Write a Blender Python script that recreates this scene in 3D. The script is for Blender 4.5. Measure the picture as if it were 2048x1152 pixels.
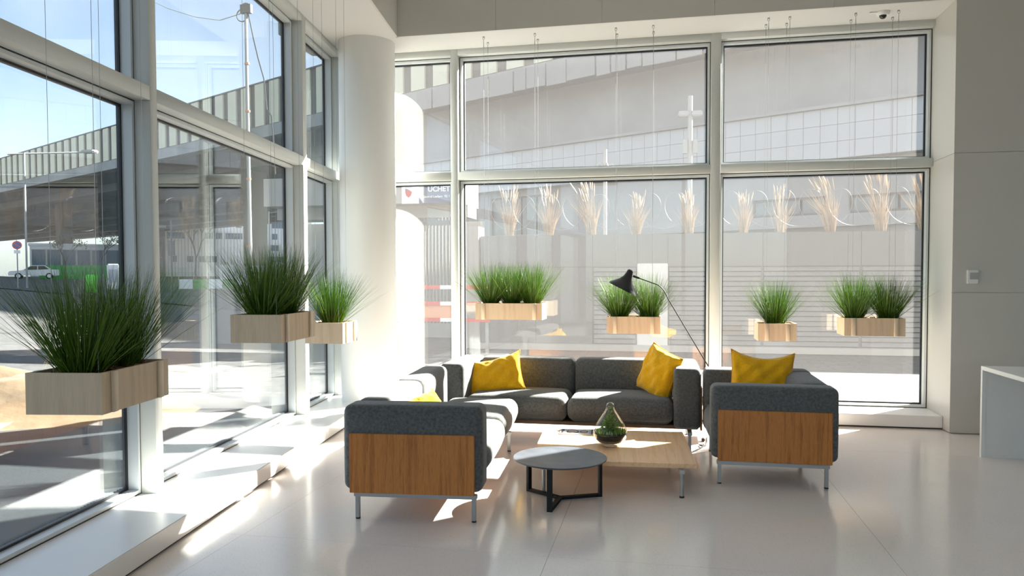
import bpy, bmesh, math, random
from mathutils import Vector, Matrix

random.seed(7)
for _o in list(bpy.data.objects):
    bpy.data.objects.remove(_o)
scene = bpy.context.scene
C = scene.collection

# ---------------------------------------------------------------- camera
YAW, PITCH, ROLL, FPX = 0.19741, 0.033607, 0.00235, 1515.3
_f = Vector((-math.sin(YAW) * math.cos(PITCH), math.cos(YAW) * math.cos(PITCH), -math.sin(PITCH)))
_r = Vector((math.cos(YAW), math.sin(YAW), 0))
_d = _f.cross(_r)
_r2 = _r * math.cos(ROLL) + _d * math.sin(ROLL)
_d2 = _d * math.cos(ROLL) - _r * math.sin(ROLL)
cam_data = bpy.data.cameras.new('camera')
cam = bpy.data.objects.new('camera', cam_data)
C.objects.link(cam)
_m = Matrix((_r2, -_d2, -_f)).transposed().to_4x4()
_m.translation = Vector((0, 0, 1.5))
cam.matrix_world = _m
cam_data.sensor_width = 36
cam_data.lens = FPX / 2048 * 36
cam_data.shift_y = 28.4 / 2048
cam_data.clip_end = 900
scene.camera = cam

# ---------------------------------------------------------------- sky, sun, exposure
SUN_EL = math.radians(30.8)
SUN_H = Vector((0.69, 0.72, 0)).normalized()
world = bpy.data.worlds.new('world')
scene.world = world
world.use_nodes = True
wn = world.node_tree.nodes
wl = world.node_tree.links
wn.clear()
wo = wn.new('ShaderNodeOutputWorld')
bg = wn.new('ShaderNodeBackground')
sky = wn.new('ShaderNodeTexSky')
sky.sky_type = 'NISHITA'
sky.sun_disc = False
sky.sun_elevation = SUN_EL
sky.sun_rotation = math.atan2(SUN_H.x, SUN_H.y)
sky.altitude = 50
sky.air_density = 1.0
sky.dust_density = 1.2
sky.ozone_density = 2.5
wtc = wn.new('ShaderNodeTexCoord')
cn = wn.new('ShaderNodeTexNoise')
cn.inputs['Scale'].default_value = 2.6
cn.inputs['Detail'].default_value = 5
cr = wn.new('ShaderNodeValToRGB')
cr.color_ramp.elements[0].position = 0.38
cr.color_ramp.elements[0].color = (0.10, 0.10, 0.10, 1)
cr.color_ramp.elements[1].position = 0.72
cr.color_ramp.elements[1].color = (0.62, 0.62, 0.62, 1)
cm = wn.new('ShaderNodeMixRGB')
cm.inputs['Color2'].default_value = (7.2, 7.6, 8.0, 1)
wl.new(wtc.outputs['Generated'], cn.inputs['Vector'])
wl.new(cn.outputs['Fac'], cr.inputs['Fac'])
wl.new(cr.outputs['Color'], cm.inputs['Fac'])
wl.new(sky.outputs['Color'], cm.inputs['Color1'])
wl.new(cm.outputs['Color'], bg.inputs['Color'])
bg.inputs['Strength'].default_value = 0.135
wl.new(bg.outputs['Background'], wo.inputs['Surface'])

sun_data = bpy.data.lights.new('sun', 'SUN')
sun_data.energy = 27.0
sun_data.angle = math.radians(0.53)
sun_data.color = (1.0, 0.95, 0.87)
sun = bpy.data.objects.new('sun', sun_data)
C.objects.link(sun)
_sd = Vector((SUN_H.x * math.cos(SUN_EL), SUN_H.y * math.cos(SUN_EL), math.sin(SUN_EL)))
sun.rotation_euler = _sd.to_track_quat('Z', 'Y').to_euler()
sun.location = _sd * 60

scene.view_settings.view_transform = 'Standard'
scene.view_settings.look = 'None'
scene.view_settings.gamma = 1
scene.view_settings.use_curve_mapping = False
scene.view_settings.exposure = 1.05
try:
    scene.cycles.use_denoising = True
    scene.cycles.denoiser = 'OPENIMAGEDENOISE'
    scene.cycles.use_adaptive_sampling = True
    scene.cycles.adaptive_threshold = 0.04
    scene.cycles.max_bounces = 10
    scene.cycles.diffuse_bounces = 5
    scene.cycles.glossy_bounces = 4
    scene.cycles.transmission_bounces = 8
    scene.cycles.transparent_max_bounces = 24
    scene.cycles.sample_clamp_indirect = 6
    scene.cycles.caustics_reflective = False
    scene.cycles.caustics_refractive = False
except Exception:
    pass


# ---------------------------------------------------------------- helpers
def tag(o, label=None, cat=None, group=None, kind=None):
    if label: o['label'] = label
    if cat: o['category'] = cat
    if group: o['group'] = group
    if kind: o['kind'] = kind
    return o


def empty(name, loc=(0, 0, 0), rz=0.0, parent=None):
    o = bpy.data.objects.new(name, None)
    o.empty_display_size = 0.1
    o.location = loc
    o.rotation_euler = (0, 0, rz)
    o.parent = parent
    C.objects.link(o)
    return o


def smooth_by_angle(me, ang=35):
    me.polygons.foreach_set('use_smooth', [True] * len(me.polygons))
    bm = bmesh.new()
    bm.from_mesh(me)
    ca = math.radians(ang)
    for e in bm.edges:
        e.smooth = not (len(e.link_faces) == 2 and e.calc_face_angle(0) > ca)
    bm.to_mesh(me)
    bm.free()


class MB:
    """collects shapes, builds one mesh object"""
    def __init__(self):
        self.v = []
        self.f = []

    def add(self, vs, fs):
        b = len(self.v)
        self.v += [tuple(p) for p in vs]
        self.f += [tuple(i + b for i in q) for q in fs]
        return self

    def box(self, x0, y0, z0, x1, y1, z1):
        if x0 > x1: x0, x1 = x1, x0
        if y0 > y1: y0, y1 = y1, y0
        if z0 > z1: z0, z1 = z1, z0
        return self.add([(x0, y0, z0), (x1, y0, z0), (x1, y1, z0), (x0, y1, z0), (x0, y0, z1), (x1, y0, z1), (x1, y1, z1), (x0, y1, z1)],
                        [(0, 3, 2, 1), (4, 5, 6, 7), (0, 1, 5, 4), (1, 2, 6, 5), (2, 3, 7, 6), (3, 0, 4, 7)])

    def prism(self, pts, z0, z1):
        a = sum(pts[i][0] * pts[(i + 1) % len(pts)][1] - pts[(i + 1) % len(pts)][0] * pts[i][1] for i in range(len(pts)))
        if a < 0: pts = pts[::-1]
        n = len(pts)
        vs = [(p[0], p[1], z0) for p in pts] + [(p[0], p[1], z1) for p in pts]
        fs = [tuple(range(n))[::-1], tuple(range(n, 2 * n))]
        fs += [(i, (i + 1) % n, (i + 1) % n + n, i + n) for i in range(n)]
        return self.add(vs, fs)

    def tube(self, pts, r, n=8, cap=True):
        pts = [Vector(p) for p in pts]
        k = len(pts)
        rs = r if isinstance(r, (list, tuple)) else [r] * k
        vs, fs = [], []
        prev = None
        for i, p in enumerate(pts):
            t = (pts[min(i + 1, k - 1)] - pts[max(i - 1, 0)]).normalized()
            if prev is None:
                a = Vector((0, 0, 1)) if abs(t.z) < 0.9 else Vector((1, 0, 0))
                u = t.cross(a).normalized()
            else:
                u = (prev - t * prev.dot(t)).normalized()
            prev = u
            w = t.cross(u)
            for j in range(n):
                an = 2 * math.pi * j / n
                vs.append(p + (u * math.cos(an) + w * math.sin(an)) * rs[i])
        for i in range(k - 1):
            for j in range(n):
                fs.append((i * n + j, i * n + (j + 1) % n, (i + 1) * n + (j + 1) % n, (i + 1) * n + j))
        if cap:
            fs.append(tuple(range(n))[::-1])
            fs.append(tuple(range((k - 1) * n, k * n)))
        return self.add(vs, fs)

    def lathe(self, prof, n=32, c=(0, 0, 0), close=True):
        vs, fs = [], []
        k = len(prof)
        for r, z in prof:
            for j in range(n):
                an = 2 * math.pi * j / n
                vs.append((c[0] + max(r, 1e-5) * math.cos(an), c[1] + max(r, 1e-5) * math.sin(an), c[2] + z))
        for i in range(k - 1):
            for j in range(n):
                fs.append((i * n + j, i * n + (j + 1) % n, (i + 1) * n + (j + 1) % n, (i + 1) * n + j))
        if close:
            fs.append(tuple(range(n))[::-1])
            fs.append(tuple(range((k - 1) * n, k * n)))
        return self.add(vs, fs)

    def torus(self, c, R, r, axis='x', n=16, m=6):
        vs, fs = [], []
        for i in range(n):
            a = 2 * math.pi * i / n
            for j in range(m):
                b = 2 * math.pi * j / m
                p = ((R + r * math.cos(b)) * math.cos(a), (R + r * math.cos(b)) * math.sin(a), r * math.sin(b))
                if axis == 'x': p = (p[2], p[0], p[1])
                if axis == 'y': p = (p[0], p[2], p[1])
                vs.append((c[0] + p[0], c[1] + p[1], c[2] + p[2]))
        for i in range(n):
            for j in range(m):
                fs.append((i * m + j, ((i + 1) % n) * m + j, ((i + 1) % n) * m + (j + 1) % m, i * m + (j + 1) % m))
        return self.add(vs, fs)

    def ring(self, axis, p0, p1, u0, v0, u1, v1, w):
        """rectangular frame of four bars; axis 'x': the ring lies in y-z; 'y': in x-z; p0..p1 is the depth"""
        def b(a0, c0, a1, c1):
            if axis == 'y': self.box(a0, p0, c0, a1, p1, c1)
            else: self.box(p0, a0, c0, p1, a1, c1)
        b(u0, v0, u0 + w, v1); b(u1 - w, v0, u1, v1)
        b(u0 + w, v0, u1 - w, v0 + w); b(u0 + w, v1 - w, u1 - w, v1)
        return self

    def mesh(self, name):
        me = bpy.data.meshes.new(name)
        me.from_pydata(self.v, [], self.f)
        me.update()
        return me

    def build(self, name, mat, parent=None, smooth=0, bevel=0.0, loc=None, segs=2):
        me = self.mesh(name)
        if bevel > 0:
            bm = bmesh.new()
            bm.from_mesh(me)
            bmesh.ops.bevel(bm, geom=list(bm.edges), offset=bevel, segments=segs, affect='EDGES', clamp_overlap=True)
            bm.to_mesh(me)
            bm.free()
            smooth = smooth or 50
        if smooth: smooth_by_angle(me, smooth)
        me.materials.append(mat)
        o = bpy.data.objects.new(name, me)
        if loc: o.location = loc
        o.parent = parent
        C.objects.link(o)
        return o


def inst(name, me, parent=None, loc=(0, 0, 0), rot=(0, 0, 0), scale=None):
    o = bpy.data.objects.new(name, me)
    o.location = loc
    o.rotation_euler = rot
    if scale: o.scale = scale
    o.parent = parent
    C.objects.link(o)
    return o


def rbox_mesh(name, w, d, h, r, m=6, puff=(0, 0, 0), e=4, warp=None):
    """upholstered rounded box, base at z=0, centred in x, y; puff pushes the faces out"""
    hs = (w / 2, d / 2, h / 2)
    co = []
    for a in hs:
        l = [-a + r * (1 - math.cos(math.pi / 2 * i / e)) for i in range(e)]
        l += [-a + r + (2 * a - 2 * r) * i / m for i in range(m + 1)]
        l += [a - r * (1 - math.cos(math.pi / 2 * i / e)) for i in range(e)][::-1]
        co.append(l)
    idx, vs, fs = {}, [], []

    def vid(p):
        k = tuple(round(c, 6) for c in p)
        if k in idx: return idx[k]
        q = [max(-(a - r), min(a - r, c)) for c, a in zip(p, hs)]
        dv = Vector(p) - Vector(q)
        if dv.length > 1e-9: dv = dv.normalized() * r
        s = [q[i] + dv[i] for i in range(3)]
        b = [max(0.0, 1 - (p[i] / hs[i]) ** 2) for i in range(3)]
        s[0] += puff[0] * (p[0] / hs[0]) * b[1] * b[2]
        s[1] += puff[1] * (p[1] / hs[1]) * b[0] * b[2]
        s[2] += puff[2] * (p[2] / hs[2]) * (b[0] ** 0.6) * (b[1] ** 0.6)
        if warp: s = warp(s, p, hs)
        idx[k] = len(vs)
        vs.append((s[0], s[1], s[2] + h / 2))
        return idx[k]
    for ax in range(3):
        u, v = [(1, 2), (2, 0), (0, 1)][ax]
        for sg in (-1, 1):
            for i in range(len(co[u]) - 1):
                for j in range(len(co[v]) - 1):
                    q = []
                    for (ii, jj) in ((i, j), (i + 1, j), (i + 1, j + 1), (i, j + 1)):
                        p = [0, 0, 0]
                        p[ax] = sg * hs[ax]; p[u] = co[u][ii]; p[v] = co[v][jj]
                        q.append(vid(p))
                    if sg < 0: q = q[::-1]
                    if len(set(q)) == 4: fs.append(q)
    me = bpy.data.meshes.new(name)
    me.from_pydata(vs, [], fs)
    me.update()
    me.polygons.foreach_set('use_smooth', [True] * len(me.polygons))
    return me


# ---------------------------------------------------------------- materials
MATS = {}


def newmat(name):
    m = bpy.data.materials.new(name)
    m.use_nodes = True
    nt = m.node_tree
    b = nt.nodes['Principled BSDF']
    MATS[name] = m
    return m, nt, b


def mat(name, col, rough=0.5, metal=0.0, spec=0.5, var=0.0, vscale=8.0, bump=0.0, bscale=60.0, coat=0.0, stretch=None):
    m, nt, b = newmat(name)
    b.inputs['Roughness'].default_value = rough
    b.inputs['Metallic'].default_value = metal
    b.inputs['Specular IOR Level'].default_value = spec
    b.inputs['Coat Weight'].default_value = coat
    b.inputs['Base Color'].default_value = (*col, 1)
    if var or bump:
        tc = nt.nodes.new('ShaderNodeTexCoord')
        src = tc.outputs['Object']
        if stretch:
            mp = nt.nodes.new('ShaderNodeMapping')
            mp.inputs['Scale'].default_value = stretch
            nt.links.new(src, mp.inputs['Vector'])
            src = mp.outputs['Vector']
    if var:
        n = nt.nodes.new('ShaderNodeTexNoise')
        n.inputs['Scale'].default_value = vscale
        n.inputs['Detail'].default_value = 4
        nt.links.new(src, n.inputs['Vector'])
        r = nt.nodes.new('ShaderNodeValToRGB')
        r.color_ramp.elements[0].position = 0.3
        r.color_ramp.elements[1].position = 0.7
        r.color_ramp.elements[0].color = (*[max(0, c * (1 - var)) for c in col], 1)
        r.color_ramp.elements[1].color = (*[min(1, c * (1 + var)) for c in col], 1)
        nt.links.new(n.outputs['Fac'], r.inputs['Fac'])
        nt.links.new(r.outputs['Color'], b.inputs['Base Color'])
    if bump:
        n2 = nt.nodes.new('ShaderNodeTexNoise')
        n2.inputs['Scale'].default_value = bscale
        n2.inputs['Detail'].default_value = 3
        nt.links.new(src, n2.inputs['Vector'])
        bp = nt.nodes.new('ShaderNodeBump')
        bp.inputs['Strength'].default_value = bump
        bp.inputs['Distance'].default_value = 0.01
        nt.links.new(n2.outputs['Fac'], bp.inputs['Height'])
        nt.links.new(bp.outputs['Normal'], b.inputs['Normal'])
    return m


def wood(name, dark, light, along='z', rough=0.4, scale=1.0):
    """oak veneer: broad figure and fine pores stretched along one axis"""
    m, nt, b = newmat(name)
    tc = nt.nodes.new('ShaderNodeTexCoord')
    mp = nt.nodes.new('ShaderNodeMapping')
    s = {'x': (0.4, 9, 9), 'y': (9, 0.4, 9), 'z': (9, 9, 0.55)}[along]
    mp.inputs['Scale'].default_value = [k * scale for k in s]
    nt.links.new(tc.outputs['Object'], mp.inputs['Vector'])
    n = nt.nodes.new('ShaderNodeTexNoise')
    n.inputs['Scale'].default_value = 2.2
    n.inputs['Detail'].default_value = 3
    n.inputs['Distortion'].default_value = 0.35
    nt.links.new(mp.outputs['Vector'], n.inputs['Vector'])
    w = nt.nodes.new('ShaderNodeMath'); w.operation = 'MULTIPLY'; w.inputs[1].default_value = 16
    nt.links.new(n.outputs['Fac'], w.inputs[0])
    si = nt.nodes.new('ShaderNodeMath'); si.operation = 'SINE'
    nt.links.new(w.outputs[0], si.inputs[0])
    n2 = nt.nodes.new('ShaderNodeTexNoise')
    n2.inputs['Scale'].default_value = 26
    n2.inputs['Detail'].default_value = 2
    nt.links.new(mp.outputs['Vector'], n2.inputs['Vector'])
    ad = nt.nodes.new('ShaderNodeMath'); ad.operation = 'MULTIPLY_ADD'
    ad.inputs[1].default_value = 0.2
    nt.links.new(si.outputs[0], ad.inputs[0])
    nt.links.new(n2.outputs['Fac'], ad.inputs[2])
    r = nt.nodes.new('ShaderNodeValToRGB')
    r.color_ramp.elements[0].position = 0.2
    r.color_ramp.elements[1].position = 0.75
    r.color_ramp.elements[0].color = (*dark, 1)
    r.color_ramp.elements[1].color = (*light, 1)
    nt.links.new(ad.outputs[0], r.inputs['Fac'])
    nt.links.new(r.outputs['Color'], b.inputs['Base Color'])
    b.inputs['Roughness'].default_value = rough
    return m


def fabric(name, c0, c1, scale=420):
    m, nt, b = newmat(name)
    tc = nt.nodes.new('ShaderNodeTexCoord')
    n = nt.nodes.new('ShaderNodeTexNoise')
    n.inputs['Scale'].default_value = scale
    n.inputs['Detail'].default_value = 2
    nt.links.new(tc.outputs['Object'], n.inputs['Vector'])
    n2 = nt.nodes.new('ShaderNodeTexNoise')
    n2.inputs['Scale'].default_value = 60
    n2.inputs['Detail'].default_value = 3
    nt.links.new(tc.outputs['Object'], n2.inputs['Vector'])
    mx = nt.nodes.new('ShaderNodeMath'); mx.operation = 'MULTIPLY_ADD'; mx.inputs[1].default_value = 0.5
    nt.links.new(n2.outputs['Fac'], mx.inputs[0])
    h = nt.nodes.new('ShaderNodeMath'); h.operation = 'MULTIPLY'; h.inputs[1].default_value = 0.5
    nt.links.new(n.outputs['Fac'], h.inputs[0])
    nt.links.new(h.outputs[0], mx.inputs[2])
    r = nt.nodes.new('ShaderNodeValToRGB')
    r.color_ramp.elements[0].position = 0.36
    r.color_ramp.elements[1].position = 0.64
    r.color_ramp.elements[0].color = (*c0, 1)
    r.color_ramp.elements[1].color = (*c1, 1)
    nt.links.new(mx.outputs[0], r.inputs['Fac'])
    nt.links.new(r.outputs['Color'], b.inputs['Base Color'])
    b.inputs['Roughness'].default_value = 0.95
    b.inputs['Specular IOR Level'].default_value = 0.15
    b.inputs['Sheen Weight'].default_value = 0.25
    b.inputs['Sheen Roughness'].default_value = 0.5
    bp = nt.nodes.new('ShaderNodeBump')
    bp.inputs['Strength'].default_value = 0.25
    bp.inputs['Distance'].default_value = 0.002
    nt.links.new(n.outputs['Fac'], bp.inputs['Height'])
    nt.links.new(bp.outputs['Normal'], b.inputs['Normal'])
    return m


def glass(name, tint, refl0=0.05, veil=0.0, veil_col=(0.9, 0.9, 0.9), mesh=0.0):
    """thin sheet: see-through, mirror by angle, optional printed screen dots that scatter light"""
    m = bpy.data.materials.new(name)
    m.use_nodes = True
    MATS[name] = m
    nt = m.node_tree
    nt.nodes.clear()
    out = nt.nodes.new('ShaderNodeOutputMaterial')
    tr = nt.nodes.new('ShaderNodeBsdfTransparent')
    tr.inputs['Color'].default_value = (*tint, 1)
    gl = nt.nodes.new('ShaderNodeBsdfGlossy')
    gl.inputs['Roughness'].default_value = 0.0
    gl.inputs['Color'].default_value = (0.96, 0.98, 1, 1)
    lw = nt.nodes.new('ShaderNodeLayerWeight')
    lw.inputs['Blend'].default_value = 0.5
    pw = nt.nodes.new('ShaderNodeMath'); pw.operation = 'POWER'; pw.inputs[1].default_value = 3.6
    nt.links.new(lw.outputs['Facing'], pw.inputs[0])
    ma = nt.nodes.new('ShaderNodeMath'); ma.operation = 'MULTIPLY_ADD'
    ma.inputs[1].default_value = 0.9 - refl0
    ma.inputs[2].default_value = refl0
    nt.links.new(pw.outputs[0], ma.inputs[0])
    base = tr.outputs[0]
    if veil > 0:
        tl = nt.nodes.new('ShaderNodeBsdfTranslucent')
        tl.inputs['Color'].default_value = (*veil_col, 1)
        df = nt.nodes.new('ShaderNodeBsdfDiffuse')
        df.inputs['Color'].default_value = (*veil_col, 1)
        m1 = nt.nodes.new('ShaderNodeMixShader')
        m1.inputs[0].default_value = 0.3
        nt.links.new(tl.outputs[0], m1.inputs[1])
        nt.links.new(df.outputs[0], m1.inputs[2])
        m2 = nt.nodes.new('ShaderNodeMixShader')
        m2.inputs[0].default_value = veil
        nt.links.new(tr.outputs[0], m2.inputs[1])
        nt.links.new(m1.outputs[0], m2.inputs[2])
        base = m2.outputs[0]
    mx = nt.nodes.new('ShaderNodeMixShader')
    nt.links.new(ma.outputs[0], mx.inputs[0])
    nt.links.new(base, mx.inputs[1])
    nt.links.new(gl.outputs[0], mx.inputs[2])
    nt.links.new(mx.outputs[0], out.inputs['Surface'])
    return m


def leafmat(name, c0, c1, trans=0.35):
    m = bpy.data.materials.new(name)
    m.use_nodes = True
    MATS[name] = m
    nt = m.node_tree
    b = nt.nodes['Principled BSDF']
    out = nt.nodes['Material Output']
    g = nt.nodes.new('ShaderNodeNewGeometry')
    r = nt.nodes.new('ShaderNodeValToRGB')
    r.color_ramp.elements[0].color = (*c0, 1)
    r.color_ramp.elements[1].color = (*c1, 1)
    nt.links.new(g.outputs['Random Per Island'], r.inputs['Fac'])
    nt.links.new(r.outputs['Color'], b.inputs['Base Color'])
    b.inputs['Roughness'].default_value = 0.45
    tl = nt.nodes.new('ShaderNodeBsdfTranslucent')
    nt.links.new(r.outputs['Color'], tl.inputs['Color'])
    mx = nt.nodes.new('ShaderNodeMixShader')
    mx.inputs[0].default_value = trans
    nt.links.new(b.outputs[0], mx.inputs[1])
    nt.links.new(tl.outputs[0], mx.inputs[2])
    nt.links.new(mx.outputs[0], out.inputs['Surface'])
    return m


def terrazzo(name):
    m, nt, b = newmat(name)
    tc = nt.nodes.new('ShaderNodeTexCoord')
    v = nt.nodes.new('ShaderNodeTexVoronoi')
    v.inputs['Scale'].default_value = 75
    nt.links.new(tc.outputs['Object'], v.inputs['Vector'])
    r = nt.nodes.new('ShaderNodeValToRGB')
    r.color_ramp.elements[0].position = 0.0
    r.color_ramp.elements[0].color = (0.78, 0.71, 0.66, 1)
    r.color_ramp.elements[1].position = 0.35
    r.color_ramp.elements[1].color = (0.93, 0.865, 0.82, 1)
    nt.links.new(v.outputs['Distance'], r.inputs['Fac'])
    n = nt.nodes.new('ShaderNodeTexNoise')
    n.inputs['Scale'].default_value = 1.3
    n.inputs['Detail'].default_value = 5
    nt.links.new(tc.outputs['Object'], n.inputs['Vector'])
    mx = nt.nodes.new('ShaderNodeMixRGB'); mx.blend_type = 'MULTIPLY'
    r2 = nt.nodes.new('ShaderNodeValToRGB')
    r2.color_ramp.elements[0].color = (0.93, 0.92, 0.91, 1)
    r2.color_ramp.elements[1].color = (1, 1, 1, 1)
    nt.links.new(n.outputs['Fac'], r2.inputs['Fac'])
    mx.inputs['Fac'].default_value = 1
    nt.links.new(r.outputs['Color'], mx.inputs['Color1'])
    nt.links.new(r2.outputs['Color'], mx.inputs['Color2'])
    nt.links.new(mx.outputs['Color'], b.inputs['Base Color'])
    rr = nt.nodes.new('ShaderNodeMapRange')
    rr.inputs['To Min'].default_value = 0.10
    rr.inputs['To Max'].default_value = 0.20
    nt.links.new(n.outputs['Fac'], rr.inputs['Value'])
    nt.links.new(rr.outputs['Result'], b.inputs['Roughness'])
    return m


def cobbles(name, c0, c1, joint, sx=0.2, sy=0.1):
    m, nt, b = newmat(name)
    tc = nt.nodes.new('ShaderNodeTexCoord')
    br = nt.nodes.new('ShaderNodeTexBrick')
    br.inputs['Scale'].default_value = 1
    br.inputs['Brick Width'].default_value = sx
    br.inputs['Row Height'].default_value = sy
    br.inputs['Mortar Size'].default_value = 0.014
    br.inputs['Color1'].default_value = (*c0, 1)
    br.inputs['Color2'].default_value = (*c1, 1)
    br.inputs['Mortar'].default_value = (*joint, 1)
    nt.links.new(tc.outputs['Object'], br.inputs['Vector'])
    nt.links.new(br.outputs['Color'], b.inputs['Base Color'])
    b.inputs['Roughness'].default_value = 0.85
    return m


white_paint = mat('white_paint', (0.80, 0.80, 0.77), 0.55, var=0.015, vscale=2)
soffit_paint = mat('soffit_paint', (0.66, 0.655, 0.64), 0.7, var=0.01, vscale=3)
wall_lacquer = mat('wall_lacquer', (0.58, 0.57, 0.53), 0.28, var=0.01, vscale=1.5)
room_paint = mat('room_paint', (0.82, 0.81, 0.79), 0.8, var=0.02, vscale=1.5)
column_paint = mat('column_paint', (0.74, 0.74, 0.715), 0.5, bump=0.05, bscale=200)
bench_white = mat('bench_white', (0.84, 0.83, 0.81), 0.3, var=0.01, vscale=3)
frame_metal = mat('frame_metal', (0.62, 0.64, 0.62), 0.38, spec=0.5)
sash_metal = mat('sash_metal', (0.66, 0.69, 0.70), 0.35)
black_rubber = mat('black_rubber', (0.012, 0.013, 0.018), 0.5)
joint_dark = mat('joint_dark', (0.30, 0.29, 0.27), 0.8)
plinth_dark = mat('plinth_dark', (0.05, 0.05, 0.05), 0.7)
floor_stone = terrazzo('floor_stone')
clear_glass = glass('clear_glass', (0.93, 0.965, 0.97), 0.075)
screen_glass = glass('screen_glass', (0.93, 0.95, 0.94), 0.05, veil=0.026, veil_col=(0.90, 0.86, 0.85))
jar_glass = glass('jar_glass', (0.95, 0.98, 0.97), 0.03)
grey_fabric = fabric('grey_fabric', (0.070, 0.073, 0.073), (0.155, 0.158, 0.155))
yellow_fabric = fabric('yellow_fabric', (0.78, 0.39, 0.006), (0.92, 0.50, 0.014), 500)
oak_panel = wood('oak_panel', (0.33, 0.108, 0.016), (0.54, 0.205, 0.040), 'z', 0.42, 1.3)
oak_base = wood('oak_base', (0.12, 0.06, 0.025), (0.18, 0.095, 0.045), 'x', 0.5)
oak_top = wood('oak_top', (0.84, 0.50, 0.25), (0.95, 0.64, 0.37), 'y', 0.38)
birch = wood('birch', (0.58, 0.43, 0.28), (0.68, 0.53, 0.365), 'z', 0.5, 0.6)
birch_batten = wood('birch_batten', (0.64, 0.50, 0.34), (0.76, 0.62, 0.45), 'z', 0.5, 0.6)
steel = mat('steel', (0.36, 0.36, 0.355), 0.38, metal=0.75)
black_metal = mat('black_metal', (0.016, 0.017, 0.019), 0.55, spec=0.25)
slate_top = mat('slate_top', (0.085, 0.095, 0.115), 0.42, var=0.25, vscale=7)
lamp_black = mat('lamp_black', (0.018, 0.018, 0.02), 0.28)
lamp_white = mat('lamp_white', (0.85, 0.85, 0.83), 0.4)
wire_steel = mat('wire_steel', (0.38, 0.38, 0.38), 0.4, metal=0.6)
bark = mat('bark', (0.22, 0.11, 0.055), 0.9, var=0.5, vscale=60)
grass_green = leafmat('grass_green', (0.055, 0.125, 0.010), (0.25, 0.42, 0.05), 0.5)
moss_green = leafmat('moss_green', (0.10, 0.22, 0.03), (0.42, 0.58, 0.12), 0.5)
soil_dark = mat('soil_dark', (0.02, 0.015, 0.012), 0.9, var=0.5, vscale=50)
gravel_dark = mat('gravel_dark', (0.16, 0.14, 0.12), 0.9, var=0.6, vscale=120)
paper_white = mat('paper_white', (0.82, 0.81, 0.80), 0.35)
print_dark = mat('print_dark', (0.05, 0.04, 0.045), 0.4)
print_pink = mat('print_pink', (0.62, 0.36, 0.34), 0.4)
print_grey = mat('print_grey', (0.45, 0.46, 0.52), 0.4)
white_plastic = mat('white_plastic', (0.80, 0.80, 0.78), 0.35)
grey_plastic = mat('grey_plastic', (0.42, 0.42, 0.40), 0.4)
dark_lens = mat('dark_lens', (0.01, 0.01, 0.012), 0.1)
# outdoors
asphalt = mat('asphalt', (0.045, 0.044, 0.048), 0.9, var=0.3, vscale=0.7, bump=0.3, bscale=40)
paving = cobbles('paving', (0.085, 0.081, 0.077), (0.060, 0.058, 0.056), (0.030, 0.029, 0.028), 0.42, 0.21)
kerb_stone = mat('kerb_stone', (0.15, 0.147, 0.142), 0.9, var=0.15, vscale=3)
sand = mat('sand', (0.15, 0.10, 0.055), 0.95, var=0.25, vscale=3, bump=0.8, bscale=8)
concrete = mat('concrete', (0.36, 0.355, 0.34), 0.9, var=0.22, vscale=0.25)
concrete_light = mat('concrete_light', (0.40, 0.375, 0.36), 0.9, var=0.13, vscale=0.3)
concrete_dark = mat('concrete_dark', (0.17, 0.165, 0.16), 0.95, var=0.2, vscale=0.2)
cream_panel = mat('cream_panel', (0.86, 0.80, 0.60), 0.7, var=0.06, vscale=0.5)
brown_panel = mat('brown_panel', (0.13, 0.115, 0.105), 0.7, var=0.15, vscale=0.5)
tile_white = mat('tile_white', (0.58, 0.56, 0.555), 0.4, var=0.05, vscale=0.3)
tile_joint = mat('tile_joint', (0.30, 0.29, 0.29), 0.9)
grey_steel = mat('grey_steel', (0.135, 0.13, 0.135), 0.55, var=0.06, vscale=0.6)
slat_steel = mat('slat_steel', (0.17, 0.165, 0.168), 0.5, var=0.05, vscale=0.8)
strip_glass = mat('strip_glass', (0.20, 0.21, 0.21), 0.15, var=0.2, vscale=1)
building_white = mat('building_white', (0.86, 0.88, 0.90), 0.7, var=0.05, vscale=0.4)
building_blue = mat('building_blue', (0.10, 0.15, 0.22), 0.25)
building_brown = mat('building_brown', (0.26, 0.22, 0.21), 0.8, var=0.1, vscale=0.2)
post_paint = mat('post_paint', (0.33, 0.335, 0.33), 0.55)
dark_post = mat('dark_post', (0.10, 0.10, 0.10), 0.6)
red_paint = mat('red_paint', (0.55, 0.04, 0.03), 0.5)
blue_paint = mat('blue_paint', (0.03, 0.06, 0.30), 0.5)
sign_blue = mat('sign_blue', (0.09, 0.11, 0.19), 0.5)
orange_paint = mat('orange_paint', (0.70, 0.30, 0.16), 0.6)
green_paint = mat('green_paint', (0.05, 0.30, 0.07), 0.6)
bright_green = mat('bright_green', (0.10, 0.75, 0.05), 0.5)
car_white = mat('car_white', (0.75, 0.75, 0.74), 0.3, coat=0.4)
car_glass = mat('car_glass', (0.03, 0.035, 0.04), 0.1)
tyre = mat('tyre', (0.02, 0.02, 0.02), 0.8)
twig = mat('twig', (0.10, 0.08, 0.065), 0.9)
dry_grass = leafmat('dry_grass', (0.34, 0.26, 0.19), (0.58, 0.48, 0.38), 0.3)
leaf_olive = leafmat('leaf_olive', (0.07, 0.09, 0.03), (0.22, 0.14, 0.06), 0.3)
barb = mat('barb', (0.30, 0.29, 0.28), 0.5, metal=0.4)
grate_metal = mat('grate_metal', (0.10, 0.10, 0.11), 0.5, metal=0.5)

# ---------------------------------------------------------------- room shell
LA = 0.124756                       # the left glass front stands 7 degrees off square
ZS = 4.08                           # soffit height
ZC = 5.30                           # ceiling height
NV = Vector((math.cos(LA), math.sin(LA), 0))
TV = Vector((-math.sin(LA), math.cos(LA), 0))


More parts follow.
